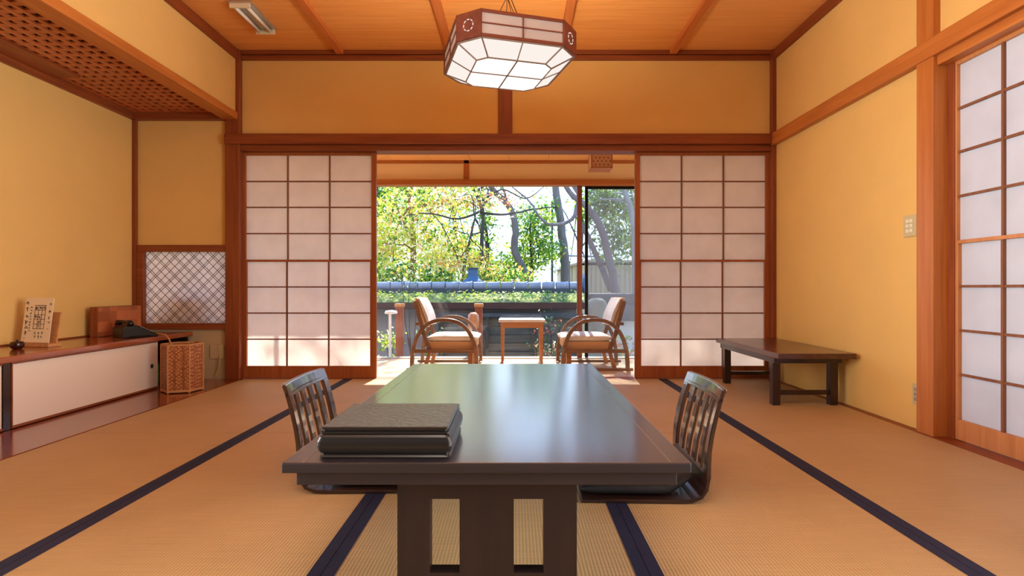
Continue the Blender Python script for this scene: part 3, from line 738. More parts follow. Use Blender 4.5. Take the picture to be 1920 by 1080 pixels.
# ---- card on easel
t = empty('card_stand', (-3.06, 3.52, 0.4125), math.radians(-10)); tag(t, 'pale wooden easel holding the calligraphy card on the shelf', 'stand')
b = MB(); b.box(-0.135, 0.145, -0.05, 0.035, 0.0, 0.022); b.build('base', M['easel'], t, world=False, bevel=0.003)
b = MB(); Ml = Matrix.Translation((0, 0.012, 0.02)) @ Matrix.Rotation(math.radians(-9), 4, 'X')
b.box(-0.06, 0.125, 0.004, 0.012, 0, 0.20, M=Ml); b.build('back_board', M['easel'], t, world=False)
b = MB(); b.box(-0.135, 0.145, -0.05, -0.044, 0.022, 0.028); b.build('front_lip', M['easel'], t, world=False)
t = empty('calligraphy_card', (-3.06, 3.52, 0.4365), math.radians(-10)); tag(t, 'cream card with black brush writing and a drawn grid on the easel', 'card')
b = MB(); Mc = Matrix.Translation((-0.012, -0.006, 0)) @ Matrix.Rotation(math.radians(-7), 4, 'X')
b.box(-0.108, 0.108, 0, 0.003, 0, 0.285, M=Mc); b.build('card_sheet', M['card'], t, world=False)
def strokes(mb, cx_, cz_, size, n, rnd):
    for _ in range(n):
        a = rnd.choice([0.0, 0.1, PI / 2, PI / 2 - 0.1, 0.7, -0.7]); L_ = size * rnd.uniform(0.35, 0.9)
        ox, oz = rnd.uniform(-0.3, 0.3) * size, rnd.uniform(-0.3, 0.3) * size
        Ms = Mc @ Matrix.Translation((cx_ + ox, -0.0006, cz_ + oz)) @ Matrix.Rotation(a, 4, 'Y')
        wd = size * rnd.uniform(0.05, 0.1)
        mb.box(-L_ / 2, L_ / 2, -0.0004, 0.0004, -wd / 2, wd / 2, M=Ms)
rnd = random.Random(5); b = MB()
for i, z in enumerate((0.255, 0.213, 0.170, 0.132, 0.095, 0.062)): strokes(b, -0.088 + 0.002 * i, z, 0.026, 6, rnd)
for i in range(9): strokes(b, -0.055, 0.225 - i * 0.019, 0.014, 5, rnd)
for i, z in enumerate((0.245, 0.200, 0.160, 0.128)): strokes(b, 0.088, z, 0.018, 6, rnd)
for i in range(3):
    for j in range(2): strokes(b, -0.004 + 0.025 * i, 0.062 - 0.026 * j, 0.017, 5, rnd)
for k in range(6):
    z = 0.238 - k * 0.030; b.box(-0.028, 0.056, -0.0010, -0.0002, z - 0.0015, z + 0.0015, M=Mc)
for xk in (-0.026, 0.001, 0.028, 0.054): b.box(xk - 0.0013, xk + 0.0013, -0.0010, -0.0002, 0.088, 0.240, M=Mc)
for (gx, gz) in ((-0.014, 0.223), (0.015, 0.223), (0.042, 0.223), (0.015, 0.163), (-0.014, 0.193 - 0.03), (0.015, 0.133), (0.015, 0.103)): strokes(b, gx, gz, 0.022, 7, rnd)
b.build('brush_writing', M['ink'], t, world=False)
for (xa, xb, za, zb) in ((-0.09, -0.083, 0.022, 0.030), (0.082, 0.089, 0.085, 0.092)):
    b = MB(); b.box(xa, xb, -0.001, -0.0002, za, zb, M=Mc); b.build('seal_mark', M['ochre_ink'], t, world=False)

# ---- small dark bowl at the left end of the shelf
t = empty('lacquer_cup', (-3.03, 3.345, 0.412)); tag(t, 'small round dark lacquer cup left of the calligraphy card', 'cup')
b = MB(); b.lathe((-3.03, 3.345, 0.412), [(0.018, 0), (0.022, 0.002), (0.034, 0.015), (0.036, 0.035), (0.030, 0.046), (0.012, 0.049), (0.002, 0.050)]); b.build('cup_body', pbr('dark_red_lacquer', rgb(50, 18, 14), rough=0.25), t, smooth=True)
b = MB(); b.lathe((-3.03, 3.345, 0.461), [(0.004, 0), (0.007, 0.004), (0.006, 0.009), (0.001, 0.010)]); b.build('lid_knob', M['darkwood'], t, smooth=True)

# ---- hexagonal basket
bc = (-2.535, 4.19)
t = empty('waste_basket', (bc[0], bc[1], 0.002)); tag(t, 'hexagonal woven bamboo basket on the alcove board beside the cabinet', 'basket')
def hexa(r, z, rot=20): return [(bc[0] + r * math.cos(math.radians(rot + 60 * k)), bc[1] + r * math.sin(math.radians(rot + 60 * k)), z) for k in range(6)]
b = MB(); b.loft([hexa(0.139, 0.012), hexa(0.139, 0.360), hexa(0.131, 0.360), hexa(0.131, 0.02), hexa(0.01, 0.019)], cap=False); b.loft([hexa(0.139, 0.012), hexa(0.131, 0.0121)], cap=True)
b.build('woven_sides', M['basket'], t)
b = MB()
for k in range(6):
    p = hexa(0.141, 0)[k]; b.cyl((p[0], p[1]), 0.005, 0.004, 0.362, n=8)
b.build('corner_canes', M['easel'], t)
b = MB(); b.loft([hexa(0.143, 0.355), hexa(0.143, 0.366), hexa(0.129, 0.366), hexa(0.129, 0.355)], cap=False); b.build('rim', M['easel'], t)
b = MB(); b.loft([hexa(0.146, 0.010), hexa(0.146, 0.026), hexa(0.138, 0.026), hexa(0.138, 0.010)], cap=False); b.build('base_band', M['easel'], t)
for k in range(6):
    p = hexa(0.138, 0)[k]; b = MB(); b.ball((p[0], p[1], 0.012), 0.0095, 5); b.build('foot', M['easel'], t, smooth=True)
b = MB(); b.tube([(-2.84, 4.37, 0.420), (-2.80, 4.31, 0.430), (-2.77, 4.25, 0.432), (-2.69, 4.23, 0.425), (-2.65, 4.21, 0.395), (-2.62, 4.20, 0.34), (-2.60, 4.19, 0.22)], 0.006, 8)
tag(b.build('tan_cord', M['tan_cord'], smooth=True), 'tan cord running from the shelf into the woven basket', 'cord')

# ---- outlet with coiled cord on the alcove wall
t = empty('wall_outlet', (-2.59, 4.735, 0.24)); tag(t, 'beige outlet plate low on the alcove wall beside the post', 'outlet')
b = MB(); b.box(-2.625, -2.545, 4.730, 4.74, 0.175, 0.300); b.build('plate', M['wall_low'], t, bevel=0.002)
b = MB(); b.box(-2.545, -2.505, 4.728, 4.74, 0.180, 0.295); b.build('cover', M['switch'], t, bevel=0.002)
b = MB(); pts = []
for i in range(181):
    f = i / 180; a = f * 2 * PI * 22
    z = 0.20 - 0.17 * f; xx = -2.525 - 0.02 * f - 0.05 * max(0, f - 0.6)
    pts.append((xx + 0.006 * math.cos(a), 4.712 + 0.006 * math.sin(a), z))
b.tube(pts, 0.0025, 5)
tag(b.build('coiled_cord', M['cream_cord']), 'pale coiled cord hanging from the outlet beside the post', 'cord')

# ---- switch and outlet on right wall
def plate(name, label, y0, y1, z0, z1, cat, rows_, cols_):
    t = empty(name, (XR, (y0 + y1) / 2, (z0 + z1) / 2)); tag(t, label, cat)
    b = MB(); b.box(XR - 0.008, XR, y0, y1, z0, z1); b.build('plate', M['switch'], t, bevel=0.002)
    for i in range(rows_):
        for j in range(cols_):
            ya = y0 + (y1 - y0) * (0.2 + 0.6 * (j + 0.1) / cols_); yb = y0 + (y1 - y0) * (0.2 + 0.6 * (j + 0.9) / cols_)
            za = z0 + (z1 - z0) * (0.16 + 0.68 * (i + 0.14) / rows_); zb = z0 + (z1 - z0) * (0.16 + 0.68 * (i + 0.86) / rows_)
            b = MB(); b.box(XR - 0.012, XR - 0.006, ya, yb, za, zb); b.build('key' if cat == 'switch' else 'socket', M['switch_key'] if cat == 'switch' else M['grey_plastic'], t, bevel=0.001)
plate('light_switch', 'beige double light switch plate on the right wall beside the tall post', 3.055, 3.155, 1.075, 1.197, 'switch', 3, 2)
plate('wall_outlet', 'narrow pale outlet low on the right wall beside the tall post', 3.02, 3.085, 0.135, 0.252, 'outlet', 3, 1)

# ---- pendant lamp
LC = Vector((-0.042, 3.09, 0)); LR = math.radians(15.5)
t = empty('pendant_lamp', (LC.x, LC.y, 2.17), LR); tag(t, 'octagonal wooden and paper pendant lamp hanging from the ceiling', 'lamp')
ZB, ZT, ZD = 2.035 - 2.17, 0.0, 1.982 - 2.17
A_, B_ = 0.326, 0.22
def octo(a, c, z): return [(c, -a, z), (a, -c, z), (a, c, z), (c, a, z), (-c, a, z), (-a, c, z), (-a, -c, z), (-c, -a, z)]
# frame band
b = MB()
b.loft([octo(A_, B_, ZT - 0.016), octo(A_, B_, ZT), octo(A_ - 0.016, B_ - 0.008, ZT), octo(A_ - 0.016, B_ - 0.008, ZT - 0.016)], cap=False)
b.loft([octo(A_ - 0.016, B_ - 0.008, ZT - 0.016), octo(A_, B_, ZT - 0.016)], cap=False)
b.loft([octo(A_, B_, ZB), octo(A_, B_, ZB + 0.014), octo(A_ - 0.014, B_ - 0.008, ZB + 0.014), octo(A_ - 0.014, B_ - 0.008, ZB)], cap=False)
b.loft([octo(A_ - 0.014, B_ - 0.008, ZB), octo(A_, B_, ZB)], cap=False)
b.build('frame', M['lampwood'], t, world=False)
# chamfer panels with round flower emblem
for k in range(4):
    R_ = Matrix.Rotation(k * PI / 2, 4, 'Z')
    b = MB(); mid = Vector(((A_ + B_) / 2, -(A_ + B_) / 2, 0)); Mx = R_ @ Matrix.Translation(mid) @ Matrix.Rotation(PI / 4, 4, 'Z')
    hw = math.hypot(A_ - B_, A_ - B_) / 2
    b.box(-hw, hw, -0.001, 0.012, ZB + 0.005, ZT - 0.003, M=Mx); pn = b.build('corner_panel', M['lampwood'], t, world=False)
    e = MB()
    for q in range(8):
        a = q * PI / 4; Me = Mx @ Matrix.Translation((0.028 * math.cos(a), -0.0015, (ZB + ZT) / 2 + 0.028 * math.sin(a))) @ Matrix.Rotation(-a, 4, 'Y')
        e.box(-0.002, 0.002, -0.001, 0.001, -0.007, 0.007, M=Me)
    e.build('flower_cutout', M['lamp_skirt'], pn, world=False)
    # side paper with lattice
    b = MB(); b.box(-B_, B_, -A_ + 0.006, -A_ + 0.008, ZB + 0.012, ZT - 0.014, M=R_); sp_ = b.build('side_paper', M['lamp_paper'], t, world=False)
    b = MB(); b.box(-0.003, 0.003, -A_ + 0.001, -A_ + 0.006, ZB + 0.012, ZT - 0.014, M=R_); b.box(-B_, B_, -A_ + 0.001, -A_ + 0.006, (ZB + ZT) / 2 - 0.003, (ZB + ZT) / 2 + 0.003, M=R_)
    for s in (-1, 1): b.box(s * B_ - 0.006, s * B_ + 0.006, -A_, -A_ + 0.012, ZB + 0.005, ZT - 0.005, M=R_)
    b.build('side_lattice', M['lampwood'], sp_, world=False)
a2, c2 = 0.205, 0.155
b = MB(); b.loft([octo(A_ - 0.012, B_ - 0.006, ZB), octo(a2, c2, ZD)], cap=False); tag(b.build('slanted_diffuser', M['lamp_skirt'], t, world=False), 'glowing slanted paper under the lamp')
b = MB(); b.add(octo(a2, c2, ZD), [tuple(range(8))]); tag(b.build('bottom_diffuser', M['lamp_bottom'], t, world=False), 'bright white paper bottom')
b = MB(); o1 = octo(A_ - 0.01, B_ - 0.006, ZB - 0.002); o2 = octo(a2 + 0.002, c2 + 0.002, ZD - 0.002)
for i in range(8): b.tube([o1[i], o2[i]], 0.0042, 6)
for i in range(8): b.tube([o2[i], o2[(i + 1) % 8]], 0.0042, 6); b.tube([o1[i], o1[(i + 1) % 8]], 0.0055, 6)
for (i, j) in ((7, 0), (1, 2), (3, 4), (5, 6)):
    b.tube([(Vector(o1[i]) + Vector(o1[j])) / 2, (Vector(o2[i]) + Vector(o2[j])) / 2], 0.0032, 6)
b.box(-a2, a2, -0.004, 0.004, ZD - 0.006, ZD - 0.001); b.box(-0.004, 0.004, -a2, a2, ZD - 0.006, ZD - 0.001)
b.build('bottom_lattice', M['lamp_slat'], t, world=False)
b = MB(); apex = (0, 0, 0.255)
for (x, y) in ((0.30, 0.05), (-0.30, 0.05), (0.05, -0.30), (0.05, 0.30)):
    b.tube([(x * 0.35, y * 0.35, 0.0), (x * 0.18, y * 0.18, 0.14), apex], 0.002, 5)
b.tube([apex, (0, 0, ZC - 2.17)], 0.0035, 6)
b.tube([(0.02, 0, 0.25), (0.06, 0.01, 0.17), (0.07, 0.0, 0.08), (0.04, 0, 0.0)], 0.0025, 6)
b.build('hanging_wires', M['blackmetal'], t, world=False)
b = MB(); b.box(-0.12, 0.12, -0.02, 0.02, -0.02, -0.004); b.box(-0.02, 0.02, -0.31, 0.31, -0.012, -0.004); b.box(-0.31, 0.31, -0.02, 0.02, -0.012, -0.004); b.build('inner_bar', M['lampwood'], t, world=False)
b = MB(); b.lathe((0, 0, ZC - 2.17 - 0.03), [(0.002, 0), (0.03, 0.002), (0.04, 0.015), (0.042, 0.03)]); b.build('ceiling_rose', M['lampwood'], t, world=False)
light('pendant_lamp_upper_bulb', 'POINT', (LC.x, LC.y, 2.055), 46, (1.0, 0.86, 0.66), size=0.09)

# ---- fluorescent fixture on ceiling
t = empty('ceiling_light', (-1.955, 4.11, ZC)); tag(t, 'slim unlit twin tube light on the ceiling at the upper left', 'lamp')
b = MB(); b.box(-2.04, -1.875, 3.90, 4.33, ZC - 0.018, ZC); b.build('housing', M['steel'], t, bevel=0.004)
for x in (-2.0, -1.915):
    b = MB(); b.tube([(x, 3.915, ZC - 0.034), (x, 4.315, ZC - 0.034)], 0.013, 10); b.build('tube', M['tube'], t, smooth=True)
for y in (3.905, 4.31):
    b = MB(); b.box(-2.03, -1.885, y, y + 0.016, ZC - 0.05, ZC - 0.018); b.build('end_cap', M['switch_key'], t, bevel=0.002)

# ================================================================ VERANDA OBJECTS
t = empty('lantern_box', (0.84, 5.42, 2.02)); tag(t, 'small cube ceiling lantern with pierced pattern on the veranda', 'lamp')
b = MB(); b.box(0.745, 0.945, 5.32, 5.52, 1.955, 2.17); b.build('body', pbr('pale_lantern_wood', rgb(226, 178, 140), rough=0.6), t)
b = MB()
for (x, y) in ((0.742, 5.317), (0.938, 5.317), (0.742, 5.513), (0.938, 5.513)): b.box(x, x + 0.010, y, y + 0.010, 1.945, 2.185)
b.box(0.74, 0.95, 5.315, 5.525, 1.948, 1.957); b.box(0.74, 0.95, 5.315, 5.525, 2.168, 2.20); b.build('frame', M['post_z'], t)
b = MB()
for r in range(6):
    for c in range(5):
        x = 0.765 + c * 0.040 - (0.02 if r % 2 else 0); z = 2.15 - r * 0.034
        if 0.755 < x < 0.935: b.add([(x - 0.007, 5.319, z), (x, 5.319, z - 0.012), (x + 0.007, 5.319, z), (x, 5.319, z + 0.012), (x - 0.007, 5.322, z), (x, 5.322, z - 0.012), (x + 0.007, 5.322, z), (x, 5.322, z + 0.012)], [(0, 1, 2, 3), (0, 4, 5, 1), (1, 5, 6, 2), (2, 6, 7, 3), (3, 7, 4, 0)])
b.build('pierced_diamonds', M['kumiko'], t)

def make_armchair(loc, rz, label):
    t = empty('armchair', loc, rz); tag(t, label, 'chair', 'bentwood armchairs on the veranda')
    for s in (-1, 1):
        y = s * 0.30; b = MB(); path = []
        for i in range(33):
            a = PI * i / 32; ex = 0.31 * math.copysign(abs(math.cos(a)) ** 0.85, math.cos(a)); ez = 0.47 * (math.sin(a)) ** 0.80
            path.append((-ex, y, max(0.012, ez + 0.012)))
        b.bar(path, 0.05, 0.034, (0, 1, 0)); b.build('arm_loop', M['teak'], t, world=False, bevel=0.003)
        b = MB(); b.bar([(-0.36, y, 0.012), (0.30, y, 0.012)], 0.045, 0.022, (0, 1, 0)); b.build('floor_runner', M['teak'], t, world=False)
        b = MB(); b.bar([(-0.30, y, 0.185), (0.30, y, 0.185)], 0.03, 0.035, (0, 1, 0)); b.build('side_rail', M['teak'], t, world=False)
        b = MB(); b.bar([(-0.14, y * 0.9, 0.18), (-0.20, y * 0.9, 0.34), (-0.285, y * 0.9, 0.66)], 0.03, 0.035, (0, 1, 0)); b.build('back_post', M['teak'], t, world=False)
    for s in (-1, 1):
        b = MB(); b.box(0.22, 0.265, s * 0.24 - 0.02, s * 0.24 + 0.02, 0.0, 0.20); b.build('front_leg', M['arm_light'], t, world=False)
        b = MB(); b.bar([(-0.14, s * 0.24, 0.20), (-0.20, s * 0.24, 0.0)], 0.035, 0.035, (0, 1, 0)); b.build('rear_leg', M['arm_light'], t, world=False)
    b = MB(); b.box(-0.16, 0.29, -0.26, 0.26, 0.195, 0.272); b.build('seat_frame', M['tan_cloth'], t, world=False, bevel=0.008)
    b = MB(); rings = []
    for i in range(15):
        u = -1 + 2 * i / 14; e = max(0.1, (1 - u ** 6)) ** 0.5; x = 0.07 + 0.245 * u
        rings.append([(x, 0.262 * math.copysign(abs(math.cos(2 * PI * j / 20)) ** 0.4, math.cos(2 * PI * j / 20)), 0.300 + 0.036 * e * math.copysign(abs(math.sin(2 * PI * j / 20)) ** 0.6, math.sin(2 * PI * j / 20))) for j in range(20)])
    b.loft(rings); b.build('seat_cushion', M['white_cloth'], t, world=False, smooth=True)
    # curved back
    def back(x_off, th, z0, z1, name, mat, bulge):
        b = MB(); rings = []
        for i in range(9):
            f = i / 8; z = z0 + (z1 - z0) * f; xb = -0.215 - 0.10 * f + x_off; e = math.sin(PI * (0.12 + 0.76 * f))
            fr_ = []; bk = []
            for j in range(11):
                y = -0.25 + 0.05 * j; c_ = (y / 0.25) ** 2
                fr_.append((xb + 0.045 * c_ + bulge * e * (1 - 0.5 * c_), y, z)); bk.append((xb + 0.045 * c_ - th, y, z))
            rings.append(fr_ + bk[::-1])
        b.loft(rings); return b.build(name, mat, t, world=False, smooth=False, bevel=0.006)
    back(0.0, 0.018, 0.42, 0.69, 'back_shell', M['tan_cloth'], 0.0)
    back(0.012, 0.006, 0.41, 0.685, 'back_cushion', M['white_cloth'], 0.055)
    b = MB(); b.bar([(-0.27, -0.25, 0.44), (-0.27, 0.25, 0.44)], 0.03, 0.03, (1, 0, 0)); b.build('back_rail', M['teak'], t, world=False)
    return t
make_armchair((-0.668, 5.53, 0), 0.0, 'low bentwood armchair with white cushions on the left of the veranda')
make_armchair((0.765, 5.53, 0), PI, 'low bentwood armchair with white cushions on the right of the veranda')
t = empty('side_table', (0.08, 5.80, 0)); tag(t, 'small wooden side table with white top between the veranda armchairs', 'table')
b = MB(); b.box(-0.165, 0.315, 5.62, 5.98, 0.435, 0.462); tag(b.build('top', M['white_top'], t, bevel=0.006), 'white top')
b = MB(); b.box(-0.135, 0.285, 5.645, 5.665, 0.375, 0.435); b.box(-0.135, 0.285, 5.935, 5.955, 0.375, 0.435); b.box(-0.135, -0.115, 5.65, 5.95, 0.375, 0.435); b.box(0.265, 0.285, 5.65, 5.95, 0.375, 0.435); b.build('apron', M['arm_light'], t)
for (x, sx_) in ((-0.14, 1), (0.265, -1)):
    for y in (5.64, 5.93):
        b = MB(); xx = x + 0.013; b.loft([[(xx - 0.012, y, 0), (xx + 0.012, y, 0), (xx + 0.012, y + 0.024, 0), (xx - 0.012, y + 0.024, 0)], [(xx - 0.017, y - 0.003, 0.435), (xx + 0.017, y - 0.003, 0.435), (xx + 0.017, y + 0.030, 0.435), (xx - 0.017, y + 0.030, 0.435)]]); b.build('leg', M['arm_light'], t)

# tan cupboard seen as a warm shape through the alcove window paper
t = empty('veranda_chest', (-2.85, 5.02, 0)); tag(t, 'tan wooden chest showing through the paper of the alcove lattice window', 'chest')
b = MB(); b.box(-3.12, -2.60, 4.865, 5.15, 0.002, 0.60); b.build('chest_body', M['arm_light'], t, bevel=0.01)
b = MB(); b.box(-3.00, -2.62, 4.845, 5.16, 0.60, 0.74); b.build('rounded_top', M['tan_cloth'], t, bevel=0.04, seg=4)

# ================================================================ GARDEN
GZ = -0.55
b = MB(); b.box(-20, 20, 6.3, 45, GZ - 0.1, GZ)
struct(b.build('ground', M['soil']), 'garden ground')
b = MB(); b.box(-3.5, 2.6, 6.2, 6.85, -0.16, -0.10)
for i in range(13): b.box(-3.4 + i * 0.47, -3.32 + i * 0.47, 6.25, 6.33, GZ, -0.16)
struct(b.build('floor_deck', M['gplank']), 'narrow outdoor deck under the window')
# garden wall with tiled ridge
t = GWALL = empty('garden_wall', (-1.5, 8.8, GZ)); tag(t, 'grey plastered garden wall with mossy roof and blue grey ridge tiles', 'wall')
GX0, GX1 = -6.0, 1.13
b = MB(); b.box(GX0, GX1 - 0.15, 8.72, 8.92, GZ, 0.50); b.build('plaster_wall', M['gplaster'], t)
b = MB(); sl = [(8.38, 0.560), (8.82, 0.730), (8.82, 0.680), (8.38, 0.515)]
b.loft([[(X, y, z) for y, z in sl] for X in (GX0, GX1)]); b.loft([[(X, 17.82 - y, z) for y, z in sl[::-1]] for X in (GX0, GX1)]); b.build('roof_slope', M['slate_dark'], t)
b = MB(); nx, ny = 150, 10
vs = []; fs = []
rm = random.Random(3)
for i in range(nx + 1):
    for j in range(ny + 1):
        X = GX0 + (GX1 - GX0) * i / nx; y = 8.375 + 0.36 * j / ny; z = 0.566 + (y - 8.38) * 0.386 + rm.uniform(0.0, 0.022) * (1 if 0 < j < ny else 0)
        vs.append((X, y, z))
for i in range(nx):
    for j in range(ny): a = i * (ny + 1) + j; fs.append((a, a + ny + 1, a + ny + 2, a + 1))
b.add(vs, fs); mo = b.build('moss_cover', M['moss'], t, smooth=True); tag(mo, 'green and yellow moss', kind='stuff')
b = MB(); b.box(GX0, GX1, 8.37, 8.41, 0.468, 0.562); b.box(GX0, GX1, 8.41, 8.72, 0.46, 0.48); b.build('eave_board', M['eave'], t)
b = MB(); b.box(GX0, GX1 - 0.05, 8.74, 9.08, 0.70, 0.74); b.box(GX0, GX1 - 0.05, 8.77, 9.05, 0.74, 0.775); b.build('ridge_courses', M['slate_dark'], t)
x = GX0; n_ = 0
while x < GX1 - 0.1:
    b = MB(); x2 = x + 0.222
    b.tube([(x + 0.008, 8.91, 0.812), (x + 0.19, 8.91, 0.815)], 0.074, 14); b.tube([(x + 0.185, 8.91, 0.815), (x2 - 0.012, 8.91, 0.815)], 0.083, 14)
    b.build('ridge_tile', M['slate'], t, smooth=False); x = x2; n_ += 1
b = MB(); b.loft([[(1.10, 8.80, 0.66), (1.10, 9.02, 0.66), (1.10, 9.05, 0.78), (1.10, 8.98, 0.95), (1.10, 8.91, 1.02), (1.10, 8.84, 0.95), (1.10, 8.77, 0.78)], [(1.18, 8.80, 0.66), (1.18, 9.02, 0.66), (1.18, 9.05, 0.78), (1.18, 8.98, 0.95), (1.18, 8.91, 1.02), (1.18, 8.84, 0.95), (1.18, 8.77, 0.78)]]); b.build('end_tile', M['blue_slate'], t)
t = empty('roof_vent', (-0.695, 9.25, 0.6)); tag(t, 'blue grey tapered vent rising behind the ridge of the garden wall', 'vent')
b = MB(); cxv = -0.70
b.loft([[(cxv + sx_ * w_, 9.25 + sy_ * w_, z) for sx_, sy_ in ((-1, -1), (1, -1), (1, 1), (-1, 1))] for w_, z in ((0.17, 0.80), (0.16, 0.90), (0.10, 0.95), (0.085, 0.98), (0.075, 1.10))]); b.build('stack', M['blue_slate'], t)
b = MB(); b.box(cxv - 0.16, cxv + 0.16, 9.10, 9.40, GZ, 0.80); b.build('base', M['gplaster'], t)
b = MB(); b.box(cxv - 0.09, cxv + 0.09, 9.16, 9.34, 1.10, 1.125); b.build('cap', M['slate_dark'], t)
# plank fence in front of wall
t = empty('plank_fence', (0.0, 8.30, GZ)); tag(t, 'dark weathered plank screen in front of the garden wall behind the side table', 'fence')
b = MB()
for k in range(7): b.box(-1.15, 1.0, 8.30, 8.33, -0.54 + k * 0.125, -0.54 + k * 0.125 + 0.115)
b.build('planks', M['gplank'], t)
for x in (-1.15, -0.45, 0.27, 0.95):
    b = MB(); b.box(x, x + 0.06, 8.26, 8.30, GZ, 0.37); b.build('fence_post', M['bark_dark'], t)
b = MB(); b.box(-1.18, 1.03, 8.25, 8.35, 0.35, 0.40); b.build('top_rail', M['slate_dark'], t)
# deck posts with poles
def deck_post(x, knob, label):
    t = empty('deck_post', (x, 6.55, -0.1)); tag(t, label, 'post', 'deck posts outside the window')
    b = MB(); b.box(x + 0.03, x + 0.115, 6.50, 6.585, -0.1, 0.56); b.build('post', M['post_red'], t, bevel=0.004)
    b = MB(); b.box(x + 0.02, x + 0.125, 6.49, 6.595, 0.56, 0.60); b.build('cap', M['easel'], t, bevel=0.004)
    b = MB(); b.cyl((x - 0.012, 6.40), 0.016, -0.1, 0.48); b.build('pole', M['white_paint'], t)
    if knob:
        b = MB(); b.lathe((x, 6.40, 0.48), [(0.02, 0), (0.07, 0.005), (0.075, 0.02), (0.06, 0.04), (0.02, 0.045)]); b.build('pole_cap', M['white_paint'], t, smooth=True)
    else:
        b = MB(); b.lathe((x + 0.02, 6.40, 0.30), [(0.03, 0), (0.06, 0.02), (0.068, 0.10), (0.062, 0.17), (0.03, 0.20)]); b.build('pole_cap', M['arm_light'], t, smooth=True)
deck_post(-1.44, True, 'red brown deck post with a slim white pole left of the left armchair')
deck_post(-0.50, False, 'wooden deck post with a rounded brown top behind the left armchair')
# stone jar
t = empty('stone_jar', (1.08, 7.1, GZ)); tag(t, 'grey green round stone jar outside the screened window', 'jar')
b = MB(); b.lathe((1.06, 7.1, GZ), [(0.06, 0), (0.12, 0.02), (0.12, 0.60), (0.10, 0.75), (0.13, 0.86), (0.15, 1.02), (0.12, 1.16), (0.07, 1.20), (0.01, 1.205)]); b.build('jar_body', M['stone'], t, smooth=True)
# white garden wall fragment at right
t = empty('garden_wall', (2.6, 8.9, GZ)); tag(t, 'short white wall with grey slate coping seen at the right through the screen', 'wall')
b = MB(); b.box(1.5, 6.0, 8.85, 9.0, GZ, 0.26); b.build('white_wall', M['white_paint'], t)
b = MB(); b.box(1.2, 6.0, 8.70, 9.15, 0.26, 0.52); b.box(1.2, 6.0, 8.8, 9.05, 0.52, 0.70); b.build('coping', M['slate_dark'], t, bevel=0.03)
# warehouse
t = empty('warehouse', (5.0, 18.0, GZ)); tag(t, 'beige corrugated metal building beyond the garden on the right', 'building')
b = MB(); ww = []
x = 1.55
while x < 7.5:
    b.box(x, x + 0.07, 16.00, 16.06, GZ, 1.45); b.box(x + 0.07, x + 0.14, 16.03, 16.06, GZ, 1.45); x += 0.14
b.box(1.55, 7.5, 16.06, 20, GZ, 1.45); b.build('corrugated_wall', M['tin'], t)
b = MB(); b.loft([[(X, y, z) for X, z in ((1.40, 1.42), (2.1, 1.60), (7.6, 1.56), (7.6, 1.50), (2.1, 1.53), (1.40, 1.36))] for y in (15.9, 20.1)]); b.build('roof', M['tin_roof'], t)
# hillside house wall far behind giving pale grey
t = empty('utility_pole', (0.96, 14.0, GZ)); tag(t, 'thin grey pole with a cross cable standing behind the garden wall', 'pole')
b = MB(); b.tube([(0.955, 14.0, GZ), (0.955, 14.0, 3.0)], 0.03, 8); b.build('shaft', M['slate_dark'], t)
b = MB(); b.tube([(0.955, 14.0, 1.62), (2.4, 14.4, 1.60)], 0.025, 6); b.build('cable', M['slate'], t)

# ---- trees
def limb(mb, path, r0, r1, n=8, jitter=0.0, rnd=random):
    P = [Vector(p) for p in path]; Q = []
    for i in range(len(P) - 1):
        for k in range(4):
            f = k / 4; p0 = P[max(0, i - 1)]; p1 = P[i]; p2 = P[i + 1]; p3 = P[min(len(P) - 1, i + 2)]
            q = 0.5 * ((2 * p1) + (-p0 + p2) * f + (2 * p0 - 5 * p1 + 4 * p2 - p3) * f * f + (-p0 + 3 * p1 - 3 * p2 + p3) * f ** 3)
            if jitter and (i or k): q = q + Vector((rnd.uniform(-jitter, jitter), rnd.uniform(-jitter, jitter), rnd.uniform(-jitter, jitter)))
            Q.append(q)
    Q.append(P[-1]); m = len(Q)
    mb.tube(Q, [r0 + (r1 - r0) * i / (m - 1) for i in range(m)], n)
    return Q
def leaves(mb, c, r, n, size, rnd, nm, tufts=14, bias=None):
    cs = []
    for _ in range(max(1, n // tufts)):
        while True:
            p = Vector((rnd.uniform(-1, 1), rnd.uniform(-1, 1), rnd.uniform(-1, 1)))
            if p.length <= 1: break
        cs.append((Vector((c[0] + p.x * r[0], c[1] + p.y * r[1], c[2] + p.z * r[2])), rnd.choices(range(nm), weights=bias)[0] if bias else rnd.randrange(nm)))
    for (q, mi) in cs:
        for _ in range(tufts):
            o = q + Vector((rnd.gauss(0, 1) * size * 2.6, rnd.gauss(0, 1) * size * 2.6, rnd.gauss(0, 1) * size * 1.6))
            a = Vector((rnd.gauss(0, 1), rnd.gauss(0, 1), rnd.gauss(0, 0.7))).normalized()
            s = size * rnd.uniform(0.6, 1.35)
            u = a.orthogonal().normalized(); ang = rnd.uniform(0, 2 * PI)
            u = Matrix.Rotation(ang, 3, a) @ u; w_ = a.cross(u)
            mb.cur = mi if rnd.random() < 0.75 else (rnd.choices(range(nm), weights=bias)[0] if bias else rnd.randrange(nm))
            mb.add([o - u * s, o + w_ * s * 0.5, o + u * s, o - w_ * s * 0.5], [(0, 1, 2, 3)])
    mb.cur = 0
